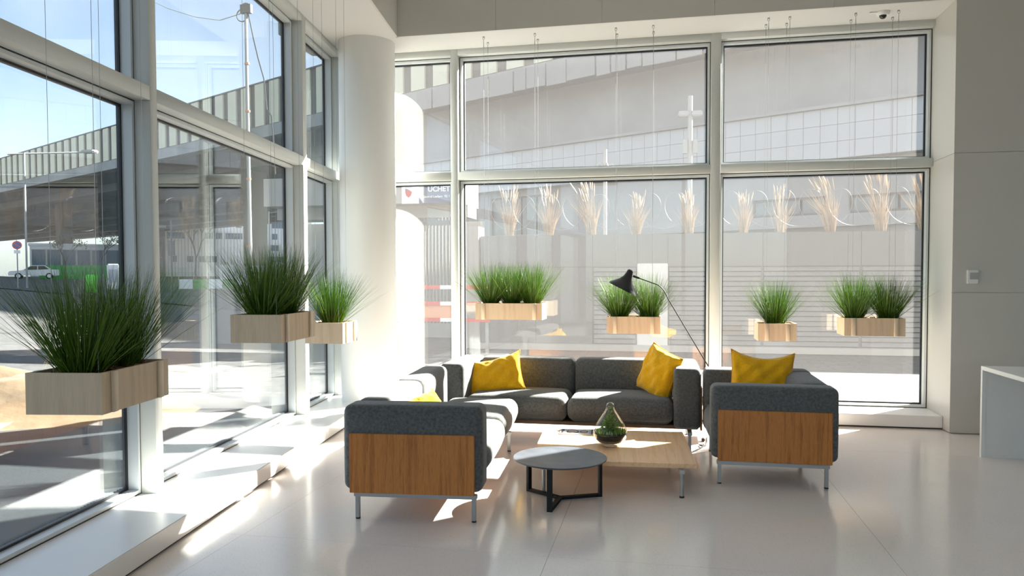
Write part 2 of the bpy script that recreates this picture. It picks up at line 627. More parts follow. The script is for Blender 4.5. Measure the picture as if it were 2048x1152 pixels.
def left_at(n, y):                  # point on the line n = const at world y
    return ((n - NV.y * y) / NV.x, y)


Y_WALL, Y_FACE, Y_GLASS = 7.835, 8.395, 8.555
N_EDGE, N_FACE, N_GLASS = -1.82, -2.591, -2.768
X_JAMB = 2.672
X_RIGHT, Y_REAR = 7.6, -4.6

# floor: stone slabs on a dark bed
fl = MB().prism([left_at(-2.95, Y_REAR - .2), (X_RIGHT + .2, Y_REAR - .2), (X_RIGHT + .2, 8.75), left_at(-2.95, 8.75)], -0.30, -0.012)
floor = tag(fl.build('floor', joint_dark), kind='structure')
XS = [-6 + 1.8 * i for i in range(9)]
YS = [-4.8 + 2.925 * i for i in range(6)]


def clip_left(poly):
    """keep the part of a polygon on the room side of the left bench"""
    lim = -2.72
    out = []
    for i in range(len(poly)):
        a, b = poly[i], poly[(i + 1) % len(poly)]
        da = NV.x * a[0] + NV.y * a[1] - lim
        db = NV.x * b[0] + NV.y * b[1] - lim
        if da >= 0: out.append(a)
        if da * db < 0:
            t = da / (da - db)
            out.append((a[0] + (b[0] - a[0]) * t, a[1] + (b[1] - a[1]) * t))
    return out


for i in range(len(XS) - 1):
    for j in range(len(YS) - 1):
        g = 0.0009
        y1 = min(YS[j + 1] - g, 8.5)
        if YS[j] + g >= y1: continue
        pg = clip_left([(XS[i] + g, YS[j] + g), (min(XS[i + 1], X_RIGHT) - g, YS[j] + g), (min(XS[i + 1], X_RIGHT) - g, y1), (XS[i] + g, y1)])
        if len(pg) > 2:
            MB().prism(pg, -0.012, 0).build('floor_slab', floor_stone, floor)

ceil = MB().prism([left_at(-2.9, Y_REAR - .2), (X_RIGHT + .2, Y_REAR - .2), (X_RIGHT + .2, 8.75), left_at(-2.9, 8.75)], ZC, ZC + .3)
tag(ceil.build('ceiling', room_paint), kind='structure')
# soffit over the two glass fronts
# (concave outline: split into two convex prisms)
sof = MB()
YW2, NE2 = Y_WALL + .0205, N_EDGE - .0205
sof.prism([left_at(-2.87, Y_REAR), left_at(NE2, Y_REAR), left_at(NE2, YW2), left_at(-2.87, 8.70)], ZS, ZS + 0.12)
sof.prism([left_at(NE2, YW2), (X_JAMB, YW2), (X_JAMB, 8.70), left_at(-2.87, 8.70)], ZS, ZS + 0.12)
tag(sof.build('ceiling_soffit', soffit_paint), kind='structure')
# back wall: core with lacquered panels (band above the window, full wall at the right)
core = MB()
core.box(left_at(N_EDGE, Y_WALL)[0] - 1.4, Y_WALL + .02, ZS + .12, X_RIGHT, 8.70, ZC)
core.box(X_JAMB + .02, Y_WALL + .02, 0, X_RIGHT, 8.70, ZS + .12)
wall_back = tag(core.build('wall_back', joint_dark), kind='structure')
xa = left_at(N_EDGE, Y_WALL)[0]
xj = [xa] + [-1.736, -0.626, 0.484, 1.594, X_JAMB]
for i in range(len(xj) - 1):
    MB().box(xj[i] + .0015, Y_WALL, ZS, xj[i + 1] - .0015, Y_WALL + .02, ZC).build('wall_panel', wall_lacquer, wall_back)
for z0, z1 in ((0.008, 1.34), (1.343, 2.648), (2.651, ZC)):
    for k, (x0, x1) in enumerate(((X_JAMB, 3.92), (3.923, 5.6), (5.603, X_RIGHT))):
        MB().box(x0, Y_WALL, z0, x1, Y_WALL + .02, z1).build('wall_panel', wall_lacquer, wall_back)
for z0, z1 in ((0.008, 2.648), (2.651, ZS - .001)):
    MB().box(X_JAMB, Y_WALL + .0205, z0, X_JAMB + .02, 8.60, z1).build('reveal_panel', wall_lacquer, wall_back)
# upper wall over the left soffit
wl_ = empty('wall_left', (0, 0, 0), LA)
tag(wl_, kind='structure')
MB().box(-2.87, -4.0, ZS + .12, N_EDGE - .02, 8.0, ZC).build('wall_core', joint_dark, wl_)
tj = [-4.0, -1.6, 0.0, 1.6, 3.2, 4.8, 6.4, Y_WALL / NV.x * 1.0 + 0.19]
for i in range(len(tj) - 1):
    t1 = tj[i + 1] - .0015
    if i == len(tj) - 2:
        t1 = TV.x * xa + TV.y * Y_WALL
    MB().box(N_EDGE - .02, tj[i] + .0015, ZS, N_EDGE, t1, ZC).build('wall_panel', wall_lacquer, wl_)
# the lobby goes on behind the camera, with an unseen glazed bay added to light it
wr = MB().box(X_RIGHT, Y_REAR, 0, X_RIGHT + .2, 8.70, ZC)
tag(wr.build('wall_right', room_paint), kind='structure')
xl_ = left_at(-2.87, Y_REAR)[0]
X_R3 = 3.4
wre = MB()
wre.box(xl_, Y_REAR - .2, 4.2, X_RIGHT + .2, Y_REAR, ZC)
wre.box(X_R3, Y_REAR - .2, 0, X_RIGHT + .2, Y_REAR, 4.2)
tag(wre.build('wall_rear', room_paint), kind='structure')

# window benches (low sills)
ZB = 0.132
BN, BY = -2.191, 8.010
b1 = empty('trim_1', (0, 0, 0))
tag(b1, kind='structure')
MB().prism([left_at(BN, BY), (X_JAMB - .001, BY), (X_JAMB - .001, 8.62), left_at(-2.74, 8.62)], 0.016, ZB).build('sill_board', bench_white, b1, bevel=0.004)
MB().prism([left_at(BN - .02, BY + .02), (X_JAMB - .001, BY + .02), (X_JAMB - .001, 8.6), left_at(-2.73, 8.6)], 0, 0.016).build('plinth', plinth_dark, b1)
b2 = empty('trim_2', (0, 0, 0))
tag(b2, kind='structure')
MB().prism([left_at(BN, Y_REAR + .05), left_at(BN, BY), left_at(-2.74, 8.62), left_at(-2.74, Y_REAR + .05)], 0.016, ZB).build('sill_board', bench_white, b2, bevel=0.004)
MB().prism([left_at(BN - .02, Y_REAR + .05), left_at(BN - .02, BY), left_at(-2.73, 8.6), left_at(-2.73, Y_REAR + .05)], 0, 0.016).build('plinth', plinth_dark, b2)

# column in the corner
col_o = empty('column', (-3.229, 7.985, 0))
tag(col_o, kind='structure')
MB().lathe([(0.3075, ZB), (0.3075, ZS)], 96).build('column_shaft', column_paint, col_o, smooth=40)


# ---------------------------------------------------------------- glass fronts
def glazing(root, axis, face, gl, outer, bays, zs, mullions, pane_mat, sgn):
    """face -> glass goes outwards by sgn; bays: list of (u0, u1); zs: list of (z0, z1) openings"""
    def bx(mb, a, b, u0, z0, u1, z1):
        if axis == 'y': mb.box(u0, min(a, b), z0, u1, max(a, b), z1)
        else: mb.box(min(a, b), u0, z0, max(a, b), u1, z1)
        return mb
    for u0, u1 in mullions:
        bx(MB(), face, outer, u0, ZB, u1, ZS).build('mullion', frame_metal, root, bevel=0.003, segs=1)
    for u0, u1 in bays:
        # head, transom
        bx(MB(), face, outer, u0, ZS - .068, u1, ZS).build('head_rail', frame_metal, root, bevel=0.002, segs=1)
        bx(MB(), face, outer, u0, 2.605, u1, 2.692).build('transom', frame_metal, root, bevel=0.002, segs=1)
        for z0, z1 in zs:
            s0, s1 = gl - sgn * .075, outer - sgn * .01
            g0 = gl - sgn * .006
            sash = MB().ring(axis, min(s0, s1), max(s0, s1), u0 + .004, z0 + .003, u1 - .004, z1 - .003, .026).build('sash', sash_metal, root)
            MB().ring(axis, min(s0, s0 + sgn * .012) - .0005, max(s0, s0 + sgn * .012), u0, z0, u1, z1, .008).build('seal', black_rubber, sash)
            MB().ring(axis, min(g0, gl + sgn * .02), max(g0, gl + sgn * .02), u0 + .029, z0 + .028, u1 - .029, z1 - .028, .015).build('gasket', black_rubber, sash)
            p = MB()
            bx(p, gl, gl + sgn * .012, u0 + .034, z0 + .033, u1 - .034, z1 - .033)
            p.build('pane', pane_mat, sash)


win1 = tag(empty('window_1'), kind='structure')
BM = [(-2.385, -2.305), (0.487, 0.590)]
BB = [(-3.42, -2.385), (-2.305, 0.487), (0.590, X_JAMB - .002)]
zo = [(ZB, 2.605), (2.692, ZS - .068)]
glazing(win1, 'y', Y_FACE, Y_GLASS, 8.59, BB, zo, BM, screen_glass, 1)
win2 = tag(empty('window_2', (0, 0, 0), LA), kind='structure')
LM = [(-3.68, -3.60), (-0.925, -0.845), (1.83, 1.91), (4.583, 4.664), (7.338, 7.44), (8.585, 8.66)]
LB = [(LM[i][1], LM[i + 1][0]) for i in range(len(LM) - 1)]
glazing(win2, 'x', N_FACE, N_GLASS, -2.80, LB, zo, LM, clear_glass, -1)
added_win = tag(empty('added_window'), kind='structure')  # unseen rear glazing, added to brighten surfaces facing the camera
for k in range(3):
    x0 = xl_ + .05 + (X_R3 - xl_ - .1) * k / 2
    MB().box(x0 - .05, Y_REAR - .2, 0, x0 + .05, Y_REAR, 4.2).build('mullion', frame_metal, added_win)
    if k < 2:
        x1 = xl_ + .05 + (X_R3 - xl_ - .1) * (k + 1) / 2
        MB().box(x0 + .05, Y_REAR - .1, 0, x1 - .05, Y_REAR - .09, 4.2).build('pane', clear_glass, added_win)
# corner post where the fronts meet
cp = MB().prism([left_at(-2.87, 8.52), left_at(-2.60, 8.52), (-3.42, 8.42), (-3.42, 8.66), left_at(-2.87, 8.66)], ZB, ZS)
cp.build('corner_post', frame_metal, win1)


# ---------------------------------------------------------------- sofas
def sofa(name, loc, rz, length, arms, label, seats=2):
    """local x runs along the sofa, local y from its back (0) to its front (0.86)"""
    D, AT, ZA, BT = 0.86, 0.225, 0.72, 0.23
    root = empty(name, loc, rz)
    tag(root, label, 'sofa', 'grey sofas with oak side panels')
    x0 = AT if 'l' in arms else 0.0
    x1 = length - AT if 'r' in arms else length
    MB().box(.02, .05, .19, length - .02, D - .075, .222).build('base_board', oak_base, root, bevel=.004)
    # upholstered back over the full length, oak panel behind it
    MB().box(x0 + .03, -.008, .19, x1 - .03, .006, .555).build('back_panel', oak_panel, root, bevel=.003)
    sw = (x1 - x0) / seats
    for k in range(seats):
        w = sw - .006
        me = rbox_mesh('back_cushion', w, BT, ZA - .225, .055, puff=(0.0, .012, .006))
        me.materials.append(grey_fabric)
        inst('back_cushion', me, root, (x0 + sw * (k + .5), BT / 2 + .006, .223))
        d = D - BT - .012

        def nose(s, p, hs):
            # the front of the seat rolls under
            t = max(0.0, (p[1] / hs[1]))
            s[1] += -.05 * t * max(0, -p[2] / hs[2]) ** 1.5
            return s
        me = rbox_mesh('seat_cushion', w, d, .215, .075, puff=(0.0, .015, .022), warp=nose, m=8)
        me.materials.append(grey_fabric)
        inst('seat_cushion', me, root, (x0 + sw * (k + .5), BT + .012 + d / 2, .222))
    for side in arms:
        xa_ = AT / 2 if side == 'l' else length - AT / 2
        me = rbox_mesh('arm', AT, D, ZA - .2, .045, puff=(.004, .004, .004))
        me.materials.append(grey_fabric)
        arm = inst('arm', me, root, (xa_, D / 2, .2))
        sx = -1 if side == 'l' else 1
        xp = -AT / 2 - .012 if side == 'l' else AT / 2 - .004
        MB().box(xp, -D / 2 + .045, -.012, xp + .016, D / 2 - .045, .352).build('oak_panel', oak_panel, arm, bevel=.003)
        # stitched seam along the top edge of the outer side
        zt = ZA - .2 - .028
        MB().tube([(sx * (AT / 2 - .003), -D / 2 + .05, zt), (sx * (AT / 2 - .003), D / 2 - .05, zt)], .0025, 6).build('seam', grey_fabric, arm)
    # steel sled under each end: cross bar, two legs, brackets up to the board
    ends = [(.09 if 'l' in arms else .16), length - (.09 if 'r' in arms else .16)]
    for xe in ends:
        bar = MB().box(xe - .02, .045, .142, xe + .02, D - .045, .17).build('cross_bar', steel, root, bevel=.003)
        for yb in (.21, D - .21):
            MB().box(xe - .03, yb - .018, .168, xe + .03, yb + .018, .188).build('bracket', steel, bar)
        for yl in (.065, D - .065):
            lg = MB().box(xe - .013, yl - .013, .008, xe + .013, yl + .013, .145).build('leg', steel, root, bevel=.002)
            MB().lathe([(.015, 0), (.015, .009)], 16, (xe, yl, 0)).build('foot', black_rubber, lg)
    return root


# left sofa: its back towards the left glass front (local x points away from the camera)
A5 = math.radians(5)
# local x -> (-sin5, cos5); local y -> to the right, so the frame is mirrored by rotating 95 deg and flipping length order
# front must face +x: use rotation -85 deg (local x -> towards the camera), origin at the far back corner
vl = Vector((-math.sin(A5), math.cos(A5), 0))
near = Vector((-1.915, 4.295, 0))
LEN_L = 2.14
sofa('sofa', near + vl * LEN_L, math.radians(-85), LEN_L, 'r', 'grey sofa nearest the left glass front, oak end panel facing the round table')
# back sofa: front faces the camera (-y): rotate 180 deg, origin at the right back corner
sofa('sofa', (0.315, 7.395, 0), math.radians(180), 2.29, 'lr', 'long grey two-seat sofa along the back window behind the oak coffee table')
# right armchair-size sofa: front faces left (-x): rotate 90 deg, origin at near back corner
sofa('sofa', (1.198, 5.545, 0), math.radians(90), 1.215, 'lr', 'short grey sofa at the right with one yellow cushion, oak end panel facing the room', seats=1)


# ---------------------------------------------------------------- cushions
def pillow(label, loc, rot, w=.5, h=.5, T=.075, seed=0, sag=0.0):
    rnd = random.Random(seed)
    ph = [rnd.uniform(0, 6.28) for _ in range(6)]
    n = 26
    vs, fs = [], []

    def pt(i, j, sg):
        u, v = -1 + 2 * i / n, -1 + 2 * j / n
        ed = max(0.0, (1 - u * u)) ** .5 * max(0.0, (1 - v * v)) ** .5
        x = w / 2 * u * (1 - .075 * (1 - v * v) * abs(u) ** 3)
        y = h / 2 * v * (1 - .075 * (1 - u * u) * abs(v) ** 3)
        z = sg * T * ed ** .75
        wr = .010 * math.sin(7 * u + 5 * v + ph[0]) * ed + .007 * math.sin(11 * u - 9 * v + ph[1]) * ed
        wr += .006 * math.sin(16 * (u + .4 * v * v) + ph[2]) * (1 - ed) * ed * 3
        z += wr * sg
        if sag: y -= sag * max(0, v) * (1 - u * u)
        return (x, y, z)
    top = {}
    for i in range(n + 1):
        for j in range(n + 1):
            top[i, j] = len(vs); vs.append(pt(i, j, 1))
    bot = {}
    for i in range(n + 1):
        for j in range(n + 1):
            if i in (0, n) or j in (0, n): bot[i, j] = top[i, j]
            else:
                bot[i, j] = len(vs); vs.append(pt(i, j, -1))
    for i in range(n):
        for j in range(n):
            fs.append((top[i, j], top[i + 1, j], top[i + 1, j + 1], top[i, j + 1]))
            fs.append((bot[i, j], bot[i, j + 1], bot[i + 1, j + 1], bot[i + 1, j]))
    o = MB().add(vs, fs).build('cushion', yellow_fabric, None, smooth=180)
    o.location = loc
    o.rotation_euler = rot
    tag(o, label, 'cushion', 'yellow cushions on the grey sofas')
    rim = [Vector(vs[top[i, 0]]) for i in range(n + 1)] + [Vector(vs[top[n, j]]) for j in range(1, n + 1)]
    rim += [Vector(vs[top[i, n]]) for i in range(n - 1, -1, -1)] + [Vector(vs[top[0, j]]) for j in range(n - 1, 0, -1)]
    rim.append(rim[0])
    MB().tube(rim, .0035, 5, cap=False).build('piping', yellow_fabric, o, smooth=180)
    return o


R = math.radians
pillow('crumpled yellow cushion leaning in the left corner of the long back sofa', (-1.575, 6.93, .580), (R(62), R(-11), R(6)), .58, .40, .085, 1, .05)
pillow('yellow cushion tilted against the right arm of the long back sofa', (-.035, 6.90, .635), (R(76), R(16), R(-52)), .43, .44, .10, 2)
pillow('yellow cushion on the short right sofa, showing above its oak-panelled arm', (.785, 6.42, .665), (R(76), R(3), R(-3)), .50, .46, .08, 3, .05)
pillow('yellow cushion on the left sofa, only its top peeping over the arm', (-1.63, 5.05, .51), (R(52), R(-10), R(62)), .42, .36, .075, 4)

# ---------------------------------------------------------------- tables
ct = empty('coffee_table', (0.229, 5.283, 0), math.radians(3.6))
tag(ct, 'low square oak coffee table carrying the terrarium and magazine', 'table')
CW, CD, CZ = 1.15, 1.10, .215
MB().box(-CW, 0, CZ - .03, 0, CD, CZ).build('table_top', oak_top, ct, bevel=.003)
for xl in (-.105, -CW + .105):
    rail = MB().box(xl - .016, -.075, CZ - .052, xl + .016, CD + .075, CZ - .0305).build('rail', steel, ct, bevel=.002)
    for yl in (-.06, CD + .06):
        lg = MB().lathe([(.014, .01), (.014, CZ - .05)], 16, (xl, yl, 0)).build('leg', steel, ct, smooth=40)
        MB().lathe([(.017, 0), (.017, .012)], 16, (xl, yl, 0)).build('foot', black_rubber, lg)

rt = empty('round_table', (-.679, 5.027, 0))
tag(rt, 'low round side table with slate-coloured top and black tripod frame', 'table')
MB().lathe([(.300, .274), (.314, .280), (.315, .286), (.313, .288)], 72).build('table_top', slate_top, rt, smooth=40)
for k, (fx, fy) in enumerate(((-.248, .163), (-.028, -.29), (.276, .127))):
    a = math.atan2(fy, fx)
    c, s = math.cos(a), math.sin(a)

    def bar(r0, r1, z0, z1, hw=.017):
        pts = [(r0 * c - hw * -s * -1, r0 * s - hw * c), (r1 * c + hw * s, r1 * s - hw * c), (r1 * c - hw * s, r1 * s + hw * c), (r0 * c - hw * s, r0 * s + hw * c)]
        pts[0] = (r0 * c + hw * s, r0 * s - hw * c)
        return MB().prism(pts, z0, z1)
    leg = bar(.276, .296, 0, .274).build('leg', black_metal, rt)
    bar(.0, .276, 0.001, .019, .0165).build('floor_bar', black_metal, leg)

# terrarium on the coffee table
TZ = CZ
te = empty('terrarium', (-.394, 5.775, TZ))
tag(te, 'teardrop glass terrarium with moss and a small fern on the coffee table', 'terrarium')
outer = [(.0, 0), (.055, .001), (.085, .012), (.112, .04), (.127, .075), (.129, .098), (.122, .13), (.104, .168), (.078, .208), (.054, .244), (.037, .272), (.031, .292), (.0305, .305), (.027, .317), (.016, .325), (.0, .327)]
gl_ = MB().lathe(outer, 48, close=False).build('glass_vessel', jar_glass, te, smooth=60)
gl_.data.materials.clear(); gl_.data.materials.append(jar_glass)
MB().lathe([(.0, .020), (.05, .021), (.088, .026), (.108, .046), (.108, .047), (.0, .048)], 40, close=False).build('gravel_layer', gravel_dark, te, smooth=60)
MB().lathe([(.0, .050), (.110, .048), (.122, .075), (.123, .088), (.09, .094), (.0, .096)], 40, close=False).build('soil_layer', soil_dark, te, smooth=60)
rnd = random.Random(5)
mossb = MB()
for k in range(420):
    a, rr = rnd.uniform(0, 6.283), .112 * math.sqrt(rnd.random())
    x, y = rr * math.cos(a), rr * math.sin(a)
    h = .022 + .018 * math.sin(3 * a + 1) ** 2 * (1 - rr / .12) + rnd.uniform(0, .014)
    dx, dy = rnd.uniform(-.012, .012), rnd.uniform(-.012, .012)
    wv = rnd.uniform(.003, .006)
    b_ = rnd.uniform(0, 6.283)
    ux, uy = wv * math.cos(b_), wv * math.sin(b_)
    mossb.add([(x - ux, y - uy, .093), (x + ux, y + uy, .093), (x + dx + ux, y + dy + uy, .093 + h * .6), (x + dx, y + dy, .093 + h), (x + dx - ux, y + dy - uy, .093 + h * .6)], [(0, 1, 2, 3, 4)])
o = mossb.build('moss', moss_green, te); o['kind'] = 'stuff'
for k, (px_, py_, hh) in enumerate(((.0, .0, .195), (-.045, .02, .13), (.035, -.015, .135), (.055, .03, .095), (-.06, -.03, .09), (.0, -.05, .11))):
    mb = MB()
    st = [(px_, py_, .095), (px_ * .9 + .003, py_ * .9, .095 + hh * .5), (px_ * .55, py_ * .5, .095 + hh)]
    mb.tube(st, [.0022, .0016, .0008], 5)
    for q in range(int(hh * 620)):
        f = rnd.uniform(.12, 1)
        zc = .095 + hh * f
        xc, yc = px_ * (1 - .45 * f), py_ * (1 - .45 * f)
        a = rnd.uniform(0, 6.283)
        L = .046 * (1.15 - f * .85)
        tip = (xc + L * math.cos(a), yc + L * math.sin(a), zc + rnd.uniform(-.004, .012))
        mx_, my_, mz_ = (xc + tip[0]) / 2, (yc + tip[1]) / 2, (zc + tip[2]) / 2 + .003
        w2 = .006
        mb.add([(xc, yc, zc), (mx_ - math.sin(a) * w2, my_ + math.cos(a) * w2, mz_), tip, (mx_ + math.sin(a) * w2, my_ - math.cos(a) * w2, mz_)], [(0, 1, 2, 3)])
    mb.build('fern_stem', moss_green, te)

# magazine
mg = empty('magazine', (-.70, 6.20, CZ), math.radians(4))
tag(mg, 'white magazine with printed cover on the coffee table, left of the terrarium', 'magazine')
MB().box(-.135, -.10, 0, .135, .10, .006).build('pages', paper_white, mg)
MB().box(-.136, -.101, .006, .136, .101, .0066).build('cover', paper_white, mg)


def flat_ring(cx, cy, ax, ay, w, z, n=28):
    vs, fs = [], []
    for i in range(n):
        a = 2 * math.pi * i / n
        vs.append((cx + ax * math.cos(a), cy + ay * math.sin(a), z))
        vs.append((cx + (ax - w) * math.cos(a), cy + (ay - w) * math.sin(a), z))
    for i in range(n):
        j = (i + 1) % n
        fs.append((2 * i, 2 * j, 2 * j + 1, 2 * i + 1))
    return vs, fs


for (cx, ax) in ((-.03, .052), (.062, .036)):
    o = MB().add(*flat_ring(cx, -.005, ax, .072 if ax > .04 else .05, .012, .0071)).build('cover_print', print_dark, mg)
    n = 24
    MB().add([(cx + (ax - .012) * math.cos(2 * math.pi * i / n), -.005 + .042 * math.sin(2 * math.pi * i / n), .007) for i in range(n)], [tuple(range(n))]).build('cover_print', print_pink, mg)
for (x0, y0, x1, y1, m_) in ((-.125, .02, -.10, .08, print_dark), (-.125, -.07, -.105, .0, print_dark), (-.098, -.06, -.088, -.02, print_grey), (.104, -.08, .118, .07, print_grey), (.120, -.10, .134, .10, print_dark)):
    MB().add([(x0, y0, .0071), (x1, y0, .0071), (x1, y1, .0071), (x0, y1, .0071)], [(0, 1, 2, 3)]).build('cover_print', m_, mg)

# tray on the right sofa seat (only its edge shows beside the arm)
tr_ = MB().lathe([(.0, 0), (.135, 0), (.142, .006), (.140, .012), (.130, .008), (.0, .008)], 40, close=False).build('tray', slate_top, None, smooth=40)
tr_.location = (.485, 6.16, .463)
tag(tr_, 'thin slate-coloured round tray on the short right sofa, beside the long sofa', 'tray')

# ---------------------------------------------------------------- floor lamp
lp = empty('floor_lamp', (.80, 7.58, 0))
tag(lp, 'black reading lamp with thin bent stem and flared shade behind the long sofa', 'lamp')
MB().lathe([(.0, 0), (.125, 0), (.13, .006), (.125, .014), (.02, .018), (.012, .04), (.0, .04)], 40, close=False).build('base', black_metal, lp, smooth=40)
# stem leans to the left, bends, then rises gently to the shade
J = Vector((-.819, -.03, 1.401))
S_end = Vector((-1.085, -.03, 1.500))
stem = [Vector((0, 0, .03)), Vector((-.415, -.015, .70))]
for q in range(7):
    t = q / 6
    a_, b_, c_ = J + Vector((.06, .0, -.115)), J + Vector((.015, 0, .01)), J + Vector((-.075, 0, .030))
    stem.append(a_ * (1 - t) ** 2 + b_ * 2 * t * (1 - t) + c_ * t * t)
stem.append(S_end)
MB().tube(stem, .0055, 10).build('stem', black_metal, lp, smooth=60)
MB().tube([S_end + Vector((.05, 0, -.018)), S_end + Vector((-.01, 0, .004))], .010, 12).build('collar', black_metal, lp, smooth=60)
# shade: an asymmetric flared cone, its mouth turned down
ax_o = Vector((-1.115, -.03, 1.565))          # top of the shade
mouth_c = Vector((-1.195, -.035, 1.375))
axd = (mouth_c - ax_o)
sv, sf = [], []
NS, NR = 12, 40
ux = Vector((-.92, 0, .385)).normalized() * -1
mouth_n = axd.normalized()
side = Vector((0, 1, 0))
prof = [(0, .018), (.06, .030), (.2, .034), (.4, .045), (.58, .070), (.75, .105), (.9, .138), (1.0, .150)]
for (t, r_) in prof:
    c_ = ax_o + axd * t
    for j in range(NR):
        an = 2 * math.pi * j / NR
        long_ = Vector((.89, 0, -.45)).normalized()
        k = 1.0 if t < .3 else 1 + .05 * (t - .3)
        p = c_ + long_ * (r_ * k * math.cos(an)) + side * (r_ * .78 * math.sin(an))
        sv.append(p)
for i in range(len(prof) - 1):
    for j in range(NR):
        sf.append((i * NR + j, i * NR + (j + 1) % NR, (i + 1) * NR + (j + 1) % NR, (i + 1) * NR + j))
sf.append(tuple(range(NR))[::-1])
sh = MB().add(sv, sf).build('lamp_shade', lamp_black, lp, smooth=60)
inner = [ax_o + axd * .02 + (Vector(p) - ax_o) * .97 for p in sv]
MB().add(inner, [q[::-1] for q in sf[:-1]]).build('shade_lining', lamp_white, sh, smooth=60)
MB().tube([ax_o + axd * .28, ax_o + axd * .52], [.014, .024], 12).build('bulb', lamp_white, sh, smooth=60)

# cable on the floor
cb = MB()
cb.tube([(.235, 6.56, .006), (.29, 6.67, .006), (.345, 6.80, .006), (.36, 6.86, .007), (.345, 6.90, .007), (.315, 6.86, .008), (.33, 6.80, .012), (.37, 6.85, .007), (.39, 6.98, .006), (.40, 7.2, .006), (.55, 7.45, .006), (.74, 7.56, .008)], .0055, 8)
o = cb.build('power_cable', black_metal, None, smooth=60)
tag(o, 'black lamp cable curled on the floor between coffee table and short sofa', 'cable')
MB().box(.345, 7.02, .002, .375, 7.09, .028).build('plug', black_metal, o, bevel=.006)


# ---------------------------------------------------------------- hanging planters
def grass_mesh(seed, n=600, hmin=.34, hmax=.52, spread=1.08):
    rnd = random.Random(seed)
    mb = MB()
    for k in range(n):
        a = rnd.uniform(0, 6.283)
        rr = .072 * math.sqrt(rnd.random())
        q = rnd.random()
        tilt = (.06 + .62 * q ** 1.1) * spread
        if rnd.random() < .07: tilt = rnd.uniform(.7, 1.15)
        tilt *= .45 + .55 * rr / .072 if tilt < .5 else 1
        a2 = a + rnd.gauss(0, .35)
        L = rnd.uniform(hmin, hmax) * (1 + .14 * max(0, tilt - .4))
        p = Vector((rr * math.cos(a), rr * math.sin(a), 0))
        r0 = rnd.uniform(.0012, .0019)
        pts, rs = [], []
        ang = tilt * .8
        segs = 4
        for s in range(segs + 1):
            pts.append(p.copy())
            rs.append(r0 * (1 - .85 * (s / segs) ** 1.6))
            ang += rnd.uniform(.0, .075) * (1 if tilt > .25 else .4)
            p = p + Vector((math.sin(ang) * math.cos(a2), math.sin(ang) * math.sin(a2), math.cos(ang))) * (L / segs)
        mb.tube(pts, rs, 3, cap=False)
    me = mb.mesh('grass_plant')
    me.materials.append(grass_green)
    return me


GRASS = [grass_mesh(100 + k) for k in range(4)]
CHIP = MB().box(-.013, -.006, 0, .013, .006, .004).mesh('chip')


def planter(loc, rz, L, plants, label, seed):
    """box hung on four wires; loc is the centre of the box bottom"""
    D, H, T = .33, .176, .014
    root = empty('hanging_planter', loc, rz)
    tag(root, label, 'planter', 'plywood planters hanging on wires at the windows')
    bx = MB()
    x0, x1, y0, y1 = -L / 2, L / 2, -D / 2, D / 2
    bx.box(x0, y0, 0, x1, y0 + T, H); bx.box(x0, y1 - T, 0, x1, y1, H)
    bx.box(x0, y0 + T, 0, x0 + T, y1 - T, H); bx.box(x1 - T, y0 + T, 0, x1, y1 - T, H)
    bx.box(x0 + T, y0 + T, 0, x1 - T, y1 - T, T)
    bx.build('box', birch, root)
    xh = L / 2 - .085
    for sx in (-1, 1):
        for sy in (-1, 1):
            yb = sy * D / 2
            MB().box(sx * xh - .019, min(yb, yb + sy * .012), .001, sx * xh + .019, max(yb, yb + sy * .012), H).build('batten', birch_batten, root, bevel=.0015, segs=1)
            top = ZS - loc[2]
            w = MB()
            w.tube([(sx * xh, sy * .1, H - .06), (sx * xh, sy * .1, top - .10)], .0012, 5).build('wire', wire_steel, root)
            hk = MB()
            hk.tube([(sx * xh, sy * .1, top - .115), (sx * xh, sy * .1, top - .085), (sx * xh, sy * .1, top - .03)], [.0035, .0035, .002], 8)
            hk.torus((sx * xh, sy * .1, top - .018), .011, .0022, 'y')
            hk.lathe([(.012, top - .006), (.012, top)], 12, (sx * xh, sy * .1, 0))
            hk.build('hook', wire_steel, root, smooth=40)
    rnd = random.Random(seed)
    ml = MB()
    ml.box(x0 + T, y0 + T, H - .05, x1 - T, y1 - T, H - .03)
    for k in range(int(L * 520)):
        cx, cy = rnd.uniform(x0 + .03, x1 - .03), rnd.uniform(y0 + .03, y1 - .03)
        a, l_, w_ = rnd.uniform(0, 6.28), rnd.uniform(.010, .022), rnd.uniform(.004, .009)
        z = H - .03 + rnd.uniform(0, .024)
        ca, sa = math.cos(a), math.sin(a)
        q = [(cx + ca * l_ * u - sa * w_ * v, cy + sa * l_ * u + ca * w_ * v) for u, v in ((-1, -1), (1, -1), (1, 1), (-1, 1))]
        t1, t2 = rnd.uniform(-.006, .006), rnd.uniform(-.006, .006)
        zz = [z + t1, z + t2, z - t1, z - t2]
        ml.add([(q[i][0], q[i][1], zz[i]) for i in range(4)] + [(q[i][0], q[i][1], zz[i] - .004) for i in range(4)],
               [(0, 1, 2, 3), (0, 4, 5, 1), (1, 5, 6, 2), (2, 6, 7, 3), (3, 7, 4, 0)])
    o = ml.build('bark_mulch', bark, root)
    o['kind'] = 'stuff'
    for k in range(plants):
        xp = 0 if plants == 1 else -xh * .82 + 2 * xh * .82 * k / (plants - 1)
        s = 1.0
        inst('grass_plant', GRASS[(seed + k) % 4], root, (xp, rnd.uniform(-.02, .02), H - .035), (0, 0, rnd.uniform(0, 6.28)), (s, s, s))
    return root


